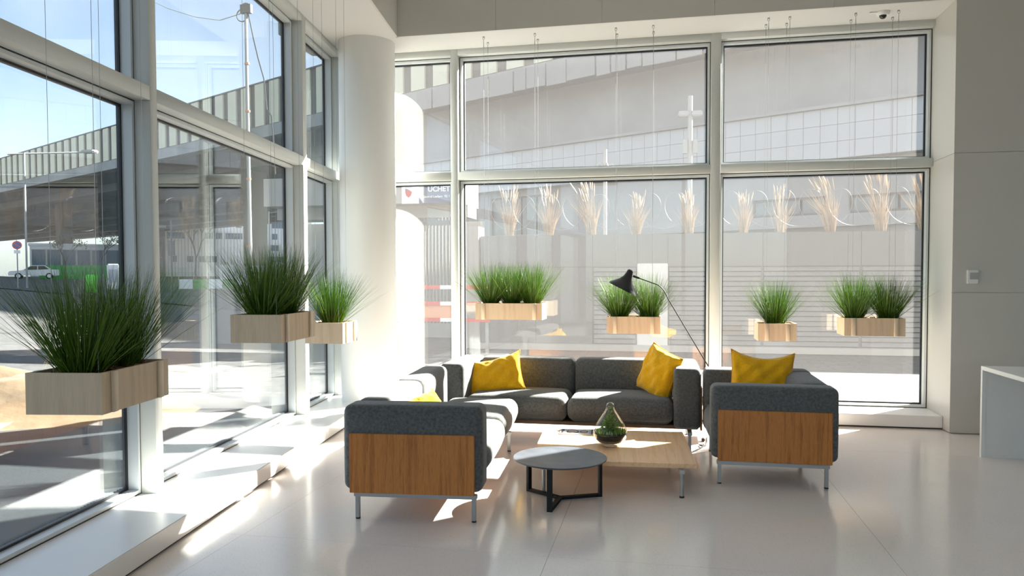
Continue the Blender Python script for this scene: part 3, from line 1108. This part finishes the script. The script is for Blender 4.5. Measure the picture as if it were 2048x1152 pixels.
HPI = math.pi / 2
planter((-2.505, 3.005, .925), .150 + HPI, .555, 2, 'large near planter at the left glass front, lowest in the picture with dark grass', 1)
planter((-2.519, 4.596, 1.090), .085 + HPI, .566, 2, 'second planter along the left glass front, half in sun, before the third', 2)
planter((-2.826, 6.138, .938), .080 + HPI, .374, 1, 'short single-plant planter hanging in front of the round column', 3)
planter((-1.630, 8.122, 1.038), 0, .728, 3, 'longest planter with three grass plants, leftmost at the back window', 4)
planter((-.305, 8.115, .905), 0, .552, 2, 'planter with two grass plants behind the black reading lamp', 5)
planter((1.121, 8.125, .848), 0, .372, 1, 'short single-plant planter above the short right sofa at the back window', 6)
planter((2.036, 8.150, .908), 0, .560, 2, 'planter with two grass plants, rightmost at the back window', 7)

# ---------------------------------------------------------------- small fittings
sc_ = empty('security_camera', (2.094, 8.071, ZS))
tag(sc_, 'white dome security camera under the soffit at the right', 'camera')
MB().lathe([(.062, 0), (.062, -.018), (.052, -.034), (.0, -.036)][::-1], 32, close=False).build('housing', white_plastic, sc_, smooth=40)
dm = [(.034 * math.cos(a), -.034 - .034 * math.sin(a)) for a in [math.pi / 2 * i / 8 for i in range(9)]]
MB().lathe(dm[::-1], 24, close=False).build('dome', dark_lens, sc_, smooth=60)
MB().box(-.13, -.03, -.012, -.055, .0, 0).build('mount_plate', white_plastic, sc_, bevel=.003)

th = empty('wall_thermostat', (2.843, Y_WALL, 1.425))
tag(th, 'small square wall control unit on the grey right-hand wall', 'thermostat')
MB().box(-.048, -.022, 0, .048, 0, .128).build('cover', white_plastic, th, bevel=.004)
MB().box(-.026, -.0235, .040, .046, -.0215, .104).build('display', grey_plastic, th)

dk = empty('desk', (2.577, 6.862, 0))
tag(dk, 'white slab desk with end panel cut off by the right picture edge', 'desk')
MB().box(0, -2.4, .722, 1.5, .02, .755).build('desk_top', white_paint, dk, bevel=.002)
MB().box(0, -.012, 0, .028, .02, .722).build('end_edge', white_paint, dk)
MB().box(.0285, -.004, 0, 1.5, .02, .721).build('end_panel', white_paint, dk)
MB().box(1.46, -2.4, 0, 1.5, -.01, .721).build('far_leg', white_paint, dk)

# ================================================================ outdoors
def gz(x, y):
    return min(1.7, .027 * max(0.0, -x - 12))


# terrain
tv, tf = [], []
gx = [-320, -220, -150, -110, -80, -60, -45, -30, -20, -12, -8, -3.86, 0, 8, 20, 45, 90]
gy = [-40, -15, 0, 4, 8.7, 12, 18, 25, 35, 50, 70, 100, 150, 260, 420]
for y in gy:
    for x in gx:
        tv.append((x, y, gz(x, y) - .02))
for j in range(len(gy) - 1):
    for i in range(len(gx) - 1):
        if gx[i] >= -3.87 and gy[j + 1] <= 8.71: continue      # under the building
        k = j * len(gx) + i
        tf.append((k, k + 1, k + 1 + len(gx), k + len(gx)))
gr = MB().add(tv, tf).build('ground', paving)
tag(gr, kind='structure')
# strip of asphalt beside the building on the left, kerb, road further out
lw_ = empty('pavement', (0, 0, 0), LA)
tag(lw_, kind='structure')
MB().box(-5.6, -8, -.05, -3.2, 9.3, -.006).build('asphalt_strip', asphalt, lw_)
MB().box(-3.19, -8, -.05, -2.95, 9.2, -.03).build('drain_bed', plinth_dark, lw_)
MB().box(-2.949, -8, -.05, -2.872, 9.2, .05).build('kerb', kerb_stone, lw_)
gm = MB().box(-.002, -.02, 0, .002, .02, .03).mesh('grate_bar')
gb = MB()
for k in range(8):
    gb.box(-3.185 + k * .033, -2, -.028, -3.181 + k * .033, 9.1, -.002)
for k in range(330):
    t = -2 + k * .0335
    gb.box(-3.188, t, -.022, -2.951, t + .004, -.003)
o = gb.build('drain_grating', grate_metal, lw_); o['kind'] = 'stuff'
MB().box(-5.75, -8, -.05, -5.6, 12, .04).build('kerb', kerb_stone, lw_)

NVI = math.atan2(-.47, .8827)
rdv, rdf = [], []
rd = empty('road', (0, 0, 0), NVI)
tag(rd, kind='structure')
ca, sa = math.cos(NVI), math.sin(NVI)
NX = 40
for i in range(NX + 1):
    lx = -150 + 144 * i / NX
    for ly in (17, 21, 25, 30):
        wx, wy = lx * ca - ly * sa, lx * sa + ly * ca
        rdv.append((lx, ly, gz(wx, wy) + .03))
for i in range(NX):
    for j in range(3):
        k = i * 4 + j
        rdf.append((k, k + 4, k + 5, k + 1))
MB().add(rdv, rdf).build('carriageway', asphalt, rd)

# sand heap
hv, hf = [], []
rs_ = random.Random(3)
HN, HR = 36, 12
for i in range(HR + 1):
    r_ = i / HR
    for j in range(HN):
        a = 2 * math.pi * j / HN
        rad = r_ * (2.3 + .35 * math.sin(3 * a) + .25 * math.sin(5 * a + 1))
        hv.append((rad * math.cos(a) * 1.25, rad * math.sin(a), .48 * (math.cos(r_ * math.pi) * .5 + .5) * (1 + .2 * math.sin(2 * a)) + rs_.uniform(-.03, .03) * (1 - r_) - .03 * r_))
for i in range(HR):
    for j in range(HN):
        hf.append((i * HN + j, i * HN + (j + 1) % HN, (i + 1) * HN + (j + 1) % HN, (i + 1) * HN + j))
o = MB().add(hv, hf).build('sand_heap', sand, None, smooth=180)
o.location = (-8.0, 7.0, 0)
tag(o, 'heap of yellow sand on the paving outside the left glass front', 'sand heap')

# ---- viaduct: local x along it (to the right), local y away from the room
vi = empty('viaduct', (0, 0, 0), NVI)
tag(vi, 'concrete viaduct with cream and brown striped parapet crossing beyond the windows', 'viaduct')
VD = 42.0
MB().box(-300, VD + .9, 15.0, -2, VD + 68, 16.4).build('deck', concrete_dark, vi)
MB().box(-300, VD, 15.1, -2, VD + .9, 16.2).build('edge_beam', concrete, vi)
for k in range(6):
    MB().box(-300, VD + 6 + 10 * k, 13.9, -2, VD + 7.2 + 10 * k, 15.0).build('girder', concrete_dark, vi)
MB().box(-300, VD + .18, 16.2, -2, VD + .3, 20.35).build('parapet_back', brown_panel, vi)
MB().box(-300, VD + .02, 20.35, -2, VD + .34, 20.5).build('parapet_cap', brown_panel, vi)
cpm = MB().box(-.76, 0, 0, .76, .17, 4.05).mesh('cream_panel'); cpm.materials.append(cream_panel)
for k in range(76):
    inst('cream_panel', cpm, vi, (-4.5 - 2.47 * k, VD, 16.26))
fbm = []
for w_ in (1.1, 1.7, 2.3):
    me = MB().box(-w_ / 2 + .04, 0, 0, w_ / 2 - .04, .08, 1.5).mesh('fascia_board'); me.materials.append(concrete_light)
    fbm.append((w_, me))
xx = -44.0
rr_ = random.Random(11)
while xx < -4:
    w_, me = rr_.choice(fbm)
    inst('fascia_board', me, vi, (xx + w_ / 2, VD - .12 - rr_.uniform(0, .06), 14.55 + rr_.uniform(-.05, .05)), (rr_.uniform(-.03, .03), rr_.uniform(-.03, .03), 0))
    xx += w_ + .03
for xp in (-150, -118, -88):
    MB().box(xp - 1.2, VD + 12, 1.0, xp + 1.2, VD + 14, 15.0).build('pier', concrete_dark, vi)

# ---- tiled abutment building under the right end of the viaduct
ab = empty('abutment', (0, 0, 0), NVI)
tag(ab, 'pale tiled abutment building under the viaduct behind the back window', 'building')
MB().box(-48, VD + 2.5, 9.0, -2, VD + 3.5, 15.1).build('upper_wall', concrete_light, ab)
MB().box(-48, VD - .25, 10.38, -2, VD + 2.6, 10.55).build('ledge', concrete_light, ab)
MB().box(-48, VD, 7.7, -2, VD + 2.4, 10.37).build('band_core', tile_joint, ab)
tm = MB().box(.012, -.05, .012, .873, .0, .875).mesh('tile'); tm.materials.append(tile_white)
for i in range(52):
    for j in range(3):
        inst('tile', tm, ab, (-47.6 + .885 * i, VD - .002, 7.71 + .887 * j))
# lower wall with strip windows left open for glass
segs = [(-48, -42.5), (-31.5, -17.1), (-13.0, -11.8), (-8.2, -2)]
for a0, a1 in segs:
    MB().box(a0, VD + .8, 0, a1, VD + 1.6, 7.7).build('lower_wall', concrete_light, ab)
for a0, a1, z0, z1 in ((-17.1, -13.0, 4.85, 5.85), (-11.8, -8.2, 4.85, 5.80), (-42.5, -31.5, 4.4, 7.3)):
    MB().box(a0, VD + .8, 0, a1, VD + 1.6, z0).build('lower_wall', concrete_light, ab)
    MB().box(a0, VD + .8, z1, a1, VD + 1.6, 7.7).build('lower_wall', concrete_light, ab)
    w_ = MB().ring('y', VD + .85, VD + 1.0, a0, z0, a1, z1, .12).build('window_frame', brown_panel, ab)
    MB().box(a0, VD + 1.2, z0, a1, VD + 1.5, z1).build('dark_lining', brown_panel, w_)
    n_ = max(2, round((a1 - a0) / 1.4))
    for k in range(n_):
        MB().box(a0 + (a1 - a0) * k / n_ + .07, VD + .92, z0 + .12, a0 + (a1 - a0) * (k + 1) / n_ - .07, VD + .95, z1 - .12).build('window_pane', strip_glass, w_)
MB().box(-47, VD + .3, 4.15, -2, VD + .8, 4.5).build('sill_band', concrete_light, ab)
MB().box(-38.2, VD + .6, 2, -37.0, VD + .8, 7.6).build('pilaster', concrete_light, ab)

# ---- street wall of grey steel with roller shutters opposite the back window
sw = empty('street_wall', (0, 15.5, 0))
tag(sw, 'grey steel street wall with ribbed roller shutters opposite the back window', 'wall')
MB().box(-3.78, .05, 0, 9, .35, 2.34).build('core', grey_steel, sw)
for x0, x1 in ((-3.78, -2.6), (-2.6, -1.42), (-1.42, -.52), (-.52, .084), (.084, 1.9), (1.9, 3.7), (3.7, 5.5), (5.5, 7.3), (7.3, 9)):
    MB().box(x0 + .004, 0, 1.70, x1 - .004, .05, 2.35).build('fascia_panel', grey_steel, sw)
for x0, x1 in ((-3.78, -2.6), (-2.6, -1.42)):
    MB().box(x0 + .006, .01, .12, x1 - .006, .05, 1.69).build('steel_panel', grey_steel, sw)
for x0, x1 in ((-1.42, -.52), (.084, 1.9), (1.9, 3.7), (3.7, 5.5), (5.5, 7.3), (7.3, 9)):
    me = MB().add([(x0 + .03, .05, 0), (x1 - .03, .05, 0), (x1 - .03, .05, .094), (x0 + .03, .05, .094), (x0 + .03, .0, .012), (x1 - .03, .0, .012), (x1 - .03, .028, .088), (x0 + .03, .028, .088)],
                  [(0, 1, 5, 4), (4, 5, 6, 7), (7, 6, 2, 3), (0, 4, 7, 3), (1, 2, 6, 5)]).mesh('shutter_slat')
    me.materials.append(slat_steel)
    for k in range(16):
        inst('shutter_slat', me, sw, (0, 0, .13 + .0975 * k))
MB().box(-.52, -.05, .0, .084, .05, 1.76).build('white_door', tile_white, sw, bevel=.01)
MB().box(-3.9, -.18, 0, 9, -.0, .12).build('wall_foot', concrete_light, sw)
# concrete return wall left of it
rw = MB().box(-4.32, 15.4, 0, -3.79, 15.9, 2.55).build('return_wall', concrete_light)
tag(rw, 'pale concrete wall end beside the grey steel street wall', 'wall')


# ---- pampas grass on top of the street wall
def pampas(x, h, lean, seed, label):
    rnd = random.Random(seed)
    root = empty('pampas_grass', (x, 15.72, 2.34))
    tag(root, label, 'grass', 'dry pampas grass along the street wall')
    mb = MB()
    for k in range(70):
        a = rnd.uniform(0, 6.283)
        r_ = .09 * rnd.random()
        L = h * rnd.uniform(.5, .85)
        t = rnd.uniform(.03, .32)
        p0 = Vector((r_ * math.cos(a), r_ * math.sin(a), 0))
        d1 = Vector((math.sin(t) * math.cos(a) + lean * .5, math.sin(t) * math.sin(a), math.cos(t)))
        d2 = Vector((math.sin(t * 2) * math.cos(a) + lean * 1.2, math.sin(t * 2) * math.sin(a), math.cos(t * 2)))
        mb.tube([p0, p0 + d1 * L * .5, p0 + d1 * L * .5 + d2 * L * .5], [.006, .0045, .001], 3, cap=False)
    mb.build('blades', dry_grass, root)
    pb = MB()
    for k in range(16):
        a = rnd.uniform(0, 6.283)
        t = rnd.uniform(.02, .24)
        d1 = Vector((math.sin(t) * math.cos(a) + lean * .6, math.sin(t) * math.sin(a), math.cos(t))).normalized()
        L = h * rnd.uniform(.62, .86)
        p1 = d1 * L
        p2 = p1 + (d1 + Vector((lean * .6 + rnd.uniform(-.15, .1), 0, -.1))) * h * .28
        pb.tube([Vector((0, 0, 0)), p1], [.005, .003], 3, cap=False)
        pb.tube([p1, p1.lerp(p2, .35), p1.lerp(p2, .75), p2], [.004, .014, .010, .002], 5)
    pb.build('plumes', dry_grass, root)
    return root


PX = [(-3.2, 1.05, .05, 'pampas tuft nearest the left end of the street wall'), (-2.35, 1.0, -.05, 'pampas tuft second from the left end of the street wall'),
      (-1.45, 1.15, -.22, 'pampas tuft leaning left, third from the left end of the street wall'), (-.55, .85, .05, 'thin pampas tuft fourth from the left end of the street wall'),
      (.5, .85, -.05, 'pampas tuft beside the street lamp, just left of the thick mullion'), (1.55, .8, .02, 'upright pampas tuft just right of the thick mullion'),
      (2.25, .9, .03, 'upright pampas tuft above the short right planter'), (3.2, 1.1, -.28, 'pampas tuft leaning left behind the right window pane, between two upright ones'),
      (4.1, 1.15, -.12, 'tall pampas tuft above the rightmost planter'), (4.85, 1.05, -.15, 'pampas tuft at the right edge of the back window')]
for i, (x, h, l, lab) in enumerate(PX):
    pampas(x, h, l, 40 + i, lab)

# razor wire coil along the wall top
rwv = []
for i in range(1100):
    a = i * .095
    rwv.append((-3.5 + i * .0078 + .34 * math.cos(a), 15.64 + .06 * math.sin(a * .5), 2.83 + .36 * math.sin(a)))
coil = MB().tube(rwv, .004, 4).build('razor_wire', barb)
tag(coil, 'coil of razor wire along the top of the street wall', 'wire')

# ---- lamp posts and camera pole behind the wall
sl = empty('street_lamp', (.56, 17.2, 0))
tag(sl, 'pale twin-head street lamp post behind the middle back pane', 'street lamp')
MB().tube([(0, 0, 0), (0, 0, 5.45)], .055, 10).build('post', post_paint, sl)
for s in (-1, 1):
    MB().box(.02 * s, -.09, 5.0, .26 * s, .09, 5.12).build('lamp_head', post_paint, sl, bevel=.02)
    MB().box(.07 * s, -.05, 4.2, .16 * s, .05, 4.5).build('bracket', post_paint, sl)
cp_ = empty('camera_pole', (-1.30, 17.2, 0))
tag(cp_, 'thin pole with a ring of surveillance cameras behind the back window', 'pole')
MB().tube([(0, 0, 0), (0, 0, 4.35)], .045, 8).build('post', post_paint, cp_)
for k in range(5):
    a = 1.2566 * k
    MB().tube([(0, 0, 3.95), (.16 * math.cos(a), .16 * math.sin(a), 4.02), (.22 * math.cos(a), .22 * math.sin(a), 3.93)], .02, 6).build('camera_arm', post_paint, cp_)

# ---- entrance with name sign, gate and barrier, left of the street wall
en = empty('entrance', (0, 16.2, 0))
tag(en, 'grey concrete entrance block behind the name sign beside the column', 'building')
MB().box(-9.0, .4, 2.85, -4.33, 1.2, 3.12).build('lintel', concrete_light, en)
MB().box(-9.0, -.209, 3.12, -4.33, 1.4, 3.75).build('upper_wall', concrete_light, en)
MB().box(-9.0, 1.8, 0, -4.33, 2.0, 2.85).build('rear_wall', concrete, en)
sg = empty('name_sign', (-4.36, 15.95, 3.11))
tag(sg, 'dark blue name sign reading UCHET with white crest panel', 'sign')
MB().box(-.90, 0, 0, 0, .04, .44).build('board', sign_blue, sg)
MB().box(-1.30, -.005, 0, -.905, .04, .42).build('crest_panel', paper_white, sg)
shp = [(-.075, .13), (.075, .13), (.075, .0), (.05, -.07), (0, -.11), (-.05, -.07), (-.075, .0)]
MB().add([(-1.14 + x, -.008, .24 + z) for x, z in shp], [tuple(range(len(shp)))[::-1]]).build('crest', red_paint, sg)
MB().add([(-1.14 + x, -.010, .24 + z) for x, z in ((-.075, .13), (.075, .13), (.075, .06), (-.075, .06))], [(3, 2, 1, 0)]).build('crest_chief', blue_paint, sg)


def text(body, size, loc, mat_, parent, bold=0.0):
    cu = bpy.data.curves.new('lettering', 'FONT')
    cu.body = body
    cu.size = size
    cu.extrude = .003
    cu.offset = bold
    cu.materials.append(mat_)
    t_ = bpy.data.objects.new('lettering_curve', cu)
    me = bpy.data.meshes.new_from_object(t_)
    bpy.data.objects.remove(t_)
    o = bpy.data.objects.new('lettering', me)
    o.location = loc
    o.rotation_euler = (math.pi / 2, 0, 0)
    o.parent = parent
    C.objects.link(o)
    return o


text('UCHET', .155, (-.70, -.006, .255), paper_white, sg, .004)
text('Général Leclerc  92 1', .072, (-.83, -.006, .12), paper_white, sg, .001)
gt = empty('slatted_gate', (-5.75, 15.75, 0))
tag(gt, 'dark vertical-slatted gate under the name sign', 'gate')
MB().box(0, 0, .55, 1.40, .05, .65).build('rail', dark_post, gt)
MB().box(0, 0, 2.62, 1.40, .05, 2.72).build('rail', dark_post, gt)
gsm = MB().box(-.022, -.012, .5, .022, .012, 2.78).mesh('gate_slat'); gsm.materials.append(dark_post)
for k in range(18):
    inst('gate_slat', gsm, gt, (.04 + k * .0775, .02, 0))
br_ = empty('road_barrier', (-6.3, 14.3, 0))
tag(br_, 'red and white striped barrier with orange panel outside the back window', 'barrier')
for zr in (1.26, .94, .62):
    for k in range(6):
        MB().box(.5 * k, 0, zr, .5 * k + .499, .04, zr + .075).build('rail_segment', red_paint if k % 2 else paper_white, br_)
MB().box(.9, .045, .66, 2.3, .06, 1.0).build('panel', orange_paint, br_)
for xp in (.05, 1.5, 2.9):
    MB().box(xp, .042, 0, xp + .06, .1, 1.34).build('post', post_paint, br_)

# ---- left side street furniture
ns = empty('parking_sign', (-33.6, 34.3, gz(-33.6, 14) + .38), math.radians(44))
tag(ns, 'round red-rimmed no-parking sign with white plate below', 'sign')
MB().tube([(0, .03, 0), (0, .03, 2.55)], .03, 8).build('post', post_paint, ns)


def disc(r, y0, y1, zc, n=32):
    vs = [(r * math.cos(2 * math.pi * i / n), y, zc + r * math.sin(2 * math.pi * i / n)) for y in (y0, y1) for i in range(n)]
    return MB().add(vs, [tuple(range(n)), tuple(range(n, 2 * n))[::-1]] + [(i, i + n, (i + 1) % n + n, (i + 1) % n) for i in range(n)])


disc(.22, -.012, 0, 2.27).build('rim', red_paint, ns)
disc(.165, -.016, -.0125, 2.27).build('face', blue_paint, ns)
MB().add([(-.14, -.0165, 2.35), (-.10, -.0165, 2.39), (.14, -.0165, 2.19), (.10, -.0165, 2.15)], [(0, 1, 2, 3)]).build('bar', red_paint, ns)
MB().box(-.14, -.012, 1.83, .14, 0, 2.0).build('plate', paper_white, ns)

# white saloon car, side on
car = empty('car', (-63.3, 66.7, gz(-63.3, 66.7)), math.radians(40))
tag(car, 'white saloon car parked side-on across the road at far left', 'car')
bp_ = [(-2.2, .35), (-2.22, .62), (-2.1, .78), (-.95, .90), (-.25, 1.38), (.95, 1.40), (1.5, .98), (2.15, .95), (2.22, .6), (2.2, .35)]


def extrude_xz(pts, y0, y1):
    n = len(pts)
    vs = [(x, y0, z) for x, z in pts] + [(x, y1, z) for x, z in pts]
    fs = [tuple(range(n)), tuple(range(n, 2 * n))[::-1]] + [(i, i + n, (i + 1) % n + n, (i + 1) % n) for i in range(n)]
    return MB().add(vs, fs)


extrude_xz(bp_, -.82, .82).build('body', car_white, car)
for pts in ([(-.82, .92), (-.25, 1.31), (.28, 1.33), (.28, .95)], [(.36, .95), (.36, 1.33), (.9, 1.33), (1.32, 1.0)]):
    extrude_xz(pts, -.835, -.821).build('side_window', car_glass, car)
for xw in (-1.35, 1.32):
    for yw in (-.70, .70):
        w_ = MB().lathe([(.31, -.1), (.31, .1)], 24).build('wheel', tyre, car)
        w_.rotation_euler = (math.pi / 2, 0, 0)
        w_.location = (xw, yw * 1.08, .31)
        MB().lathe([(.19, -.105), (.19, .105)], 16).build('hub_cap', car_white, w_)


def tree(name, loc, h, label, cat, leaves, seed, group=None):
    rnd = random.Random(seed)
    root = empty(name, loc)
    tag(root, label, cat, group)
    mb, lb = MB(), MB()

    def grow(p, d, L, r, lv):
        q = p + d * L
        mb.tube([p, p.lerp(q, .5) + Vector((rnd.uniform(-.03, .03), rnd.uniform(-.03, .03), 0)) * L, q], [r, r * .85, r * .65], 5)
        if lv == 0:
            for k in range(leaves):
                c = q + Vector((rnd.gauss(0, .25), rnd.gauss(0, .25), rnd.gauss(0, .2)))
                s = rnd.uniform(.05, .1)
                u = Vector((rnd.uniform(-1, 1), rnd.uniform(-1, 1), rnd.uniform(-1, 1))).normalized() * s
                w = Vector((rnd.uniform(-1, 1), rnd.uniform(-1, 1), rnd.uniform(-1, 1))).normalized() * s
                lb.add([c - u, c + w, c + u, c - w], [(0, 1, 2, 3)])
            return
        for k in range(3 if lv > 1 else 4):
            a = rnd.uniform(0, 6.283)
            t = rnd.uniform(.35, .8)
            nd = (d + Vector((math.cos(a) * t, math.sin(a) * t, rnd.uniform(-.1, .2)))).normalized()
            grow(q, nd, L * rnd.uniform(.55, .75), r * .6, lv - 1)
    grow(Vector((0, 0, 0)), Vector((0, 0, 1)), h * .42, h * .016, 3)
    mb.build('branches', twig, root)
    if leaves: lb.build('foliage', leaf_olive, root)


tree('street_tree', (-53.3, 59.6, gz(-53, 0)), 4.2, 'small bushy tree beside the white car across the road', 'tree', 10, 1, 'young trees across the road')
tree('street_tree', (-51.2, 61.5, gz(-51, 0)), 4.6, 'reddish small tree right of the bushy one across the road', 'tree', 8, 2, 'young trees across the road')
tree('street_tree', (-39.0, 58.0, gz(-39, 0)), 5.6, 'bare young tree in front of the white office block', 'tree', 0, 4, 'young trees across the road')

mast = empty('cable_mast', (-12.1, 20.7, 0))
tag(mast, 'tall pale mast with cable tackle outside the left glass front', 'mast')
MB().tube([(0, 0, 0), (-.05, 0, 9.5)], [.065, .045], 10).build('post', post_paint, mast)
for z in (2.4, 4.4, 6.4, 7.8):
    MB().lathe([(.072, 0), (.072, .06)], 12, (-.03, 0, z)).build('band', orange_paint, mast)
hd = MB()
hd.torus((-.16, 0, 9.25), .18, .02, 'y'); hd.torus((-.05, 0, 9.45), .15, .02, 'y'); hd.box(-.2, -.06, 9.3, .14, .06, 9.55)
hd.build('tackle', dark_post, mast)
MB().tube([(0, 0, 9.35), (-1.9, 1.6, 9.75), (-4.0, 3.4, 10.6), (-6.2, 5.0, 11.6), (-8.3, 6.5, 12.7), (-16, 13, 17.2)], .014, 5).build('slack_cable', post_paint, mast)
MB().tube([(.02, 0, 9.35), (.25, -.1, 8.5), (.42, -.15, 7.9), (.62, -.2, 7.3), (.70, -.2, 6.4), (.85, -.2, 6.2), (1.0, -.3, 4.5)], .02, 5).build('hanging_cable', dark_post, mast)

rl = empty('road_lamp', (-41.6, 43.2, gz(-41.6, 0)))
tag(rl, 'street lamp with long flat arm in front of the striped parapet', 'street lamp')
MB().tube([(0, 0, 0), (0, 0, 9.0)], .06, 8).build('post', post_paint, rl)
MB().tube([(-.8, -.5, 8.85), (2.4, 2.6, 9.35)], .06, 6).build('arm', post_paint, rl)
MB().box(2.2, 2.4, 9.3, 3.2, 3.0, 9.5).build('lamp_head', post_paint, rl, bevel=.06)
rl2 = empty('road_lamp', (-24.3, 43.8, gz(-24, 0)))
tag(rl2, 'small white lamp post low beside the second glass bay', 'street lamp')
MB().tube([(0, 0, 0), (0, 0, 5.3)], .06, 8).build('post', post_paint, rl2)
MB().tube([(0, 0, 5.2), (.8, .3, 5.35)], .04, 6).build('arm', post_paint, rl2)
MB().box(.5, .1, 5.28, 1.1, .5, 5.45).build('lamp_head', post_paint, rl2, bevel=.05)

kb = empty('roadside_cabinet', (-18.9, 23.3, gz(-18.9, 0)), math.radians(39))
tag(kb, 'white roadside cabinet on two legs behind the near planter', 'cabinet')
MB().box(-.2, -.12, .9, .2, .12, 1.8).build('body', car_white, kb, bevel=.04)
for s in (-.13, .13):
    MB().box(s - .02, -.03, 0, s + .02, .03, .92).build('leg', post_paint, kb)
MB().box(-.13, -.126, 1.15, .13, -.118, 1.6).build('front_plate', print_grey, kb)

gf = empty('site_fence', (-62, 72, gz(-62, 0)), math.radians(41))
tag(gf, 'green site hoarding across the road beyond the small trees', 'fence')
for k in range(6):
    MB().box(-4.2 + 1.5 * k, 0, 0, -4.2 + 1.5 * k + 1.46, .06, 1.5).build('board', green_paint, gf)
gb_ = MB().box(-.3, -.2, 0, .3, .2, 1.1).build('green_bin', bright_green, None, bevel=.06)
gb_.location = (-33.5, 39.5, gz(-33.5, 0))
tag(gb_, 'bright green bin across the road behind the near planter', 'bin')
wh = empty('white_hoarding', (-40, 69, gz(-40, 0)), math.radians(30))
tag(wh, 'long low white hoarding with orange stripe behind the second planter', 'fence')
for k in range(5):
    MB().box(-3.2 + 1.6 * k, 0, 0, -3.2 + 1.6 * k + 1.57, .06, 1.9).build('board', car_white, wh)
MB().box(-.2, -.02, .5, 1.2, -.005, 1.3).build('stripe', orange_paint, wh)
gl2 = empty('guard_fence', (-33, 50.5, gz(-33, 0)), math.radians(33))
tag(gl2, 'pale green barrier fence beside the bare young tree', 'fence')
for k in range(4):
    MB().box(-2 + k, 0, .1, -2 + k + .96, .04, .8).build('board', green_paint if k % 2 else car_white, gl2)
    MB().box(-2 + k, 0, 0, -2 + k + .05, .05, 1.3).build('post', post_paint, gl2)
pl = empty('signal_post', (-26, 36.5, gz(-26, 0)))
tag(pl, 'dark traffic signal post between the tree and the tall mast', 'signal')
MB().tube([(0, 0, 0), (0, 0, 4.2)], .05, 8).build('post', dark_post, pl)
MB().box(-.14, -.14, 2.3, .14, .14, 3.1).build('signal_head', dark_post, pl, bevel=.03)


# ---- far buildings seen under the deck
def block(name, loc, rz, w, d, h, m_, label, wins, extra=None):
    root = empty(name, loc, rz)
    tag(root, label, 'building')
    MB().box(-w / 2, 0, 0, w / 2, d, h).build('walls', m_, root)
    MB().box(-w / 2 - .2, -.2, h, w / 2 + .2, d + .2, h + .4).build('roof', building_white, root)
    for (x0, x1, z0, z1) in wins:
        f_ = MB().ring('y', -.12, .02, x0, z0, x1, z1, .1).build('window', post_paint, root)
        MB().box(x0 + .1, -.05, z0 + .1, x1 - .1, -.01, z1 - .1).build('pane', building_blue, f_)
    return root


wins = []
rw_ = random.Random(9)
for row, z0 in enumerate((4.0, 7.2, 10.4, 13.6)):
    x = -18
    while x < 17:
        w_ = rw_.choice((1.6, 2.2, 4.5))
        if rw_.random() < .55: wins.append((x, x + w_, z0, z0 + 1.7))
        x += w_ + rw_.choice((.8, 1.6, 2.5))
blk = block('office_block', (-119, 191, 1.7), math.radians(31), 46, 12, 20, building_white, 'white office block with scattered windows seen under the viaduct', wins)
ribm = MB().box(-.06, -.06, 0, .06, 0, 20).mesh('facade_rib'); ribm.materials.append(post_paint)
for k in range(48):
    inst('facade_rib', ribm, blk, (-19.8 + .84 * k, 0, 0))
block('glazed_pavilion', (-98, 113.6, 1.7), math.radians(41), 15.5, 8, 5.2, building_white, 'low glazed building with white roof edge behind the small trees',
      [(-7.5 + 2.2 * k, -7.5 + 2.2 * k + 2.0, .3, 4.6) for k in range(7)])
block('brick_house', (-84.5, 112.5, 1.7), math.radians(36), 5.2, 5, 8.2, building_brown, 'dark brown house beside the white office block under the viaduct',
      [(-2.2, -1.0, 4.8, 6.4), (-.6, .6, 4.8, 6.4), (1.0, 2.2, 4.8, 6.4), (-2.2, -1.0, 1.2, 3.2), (.2, 2.2, 1.2, 3.2)])
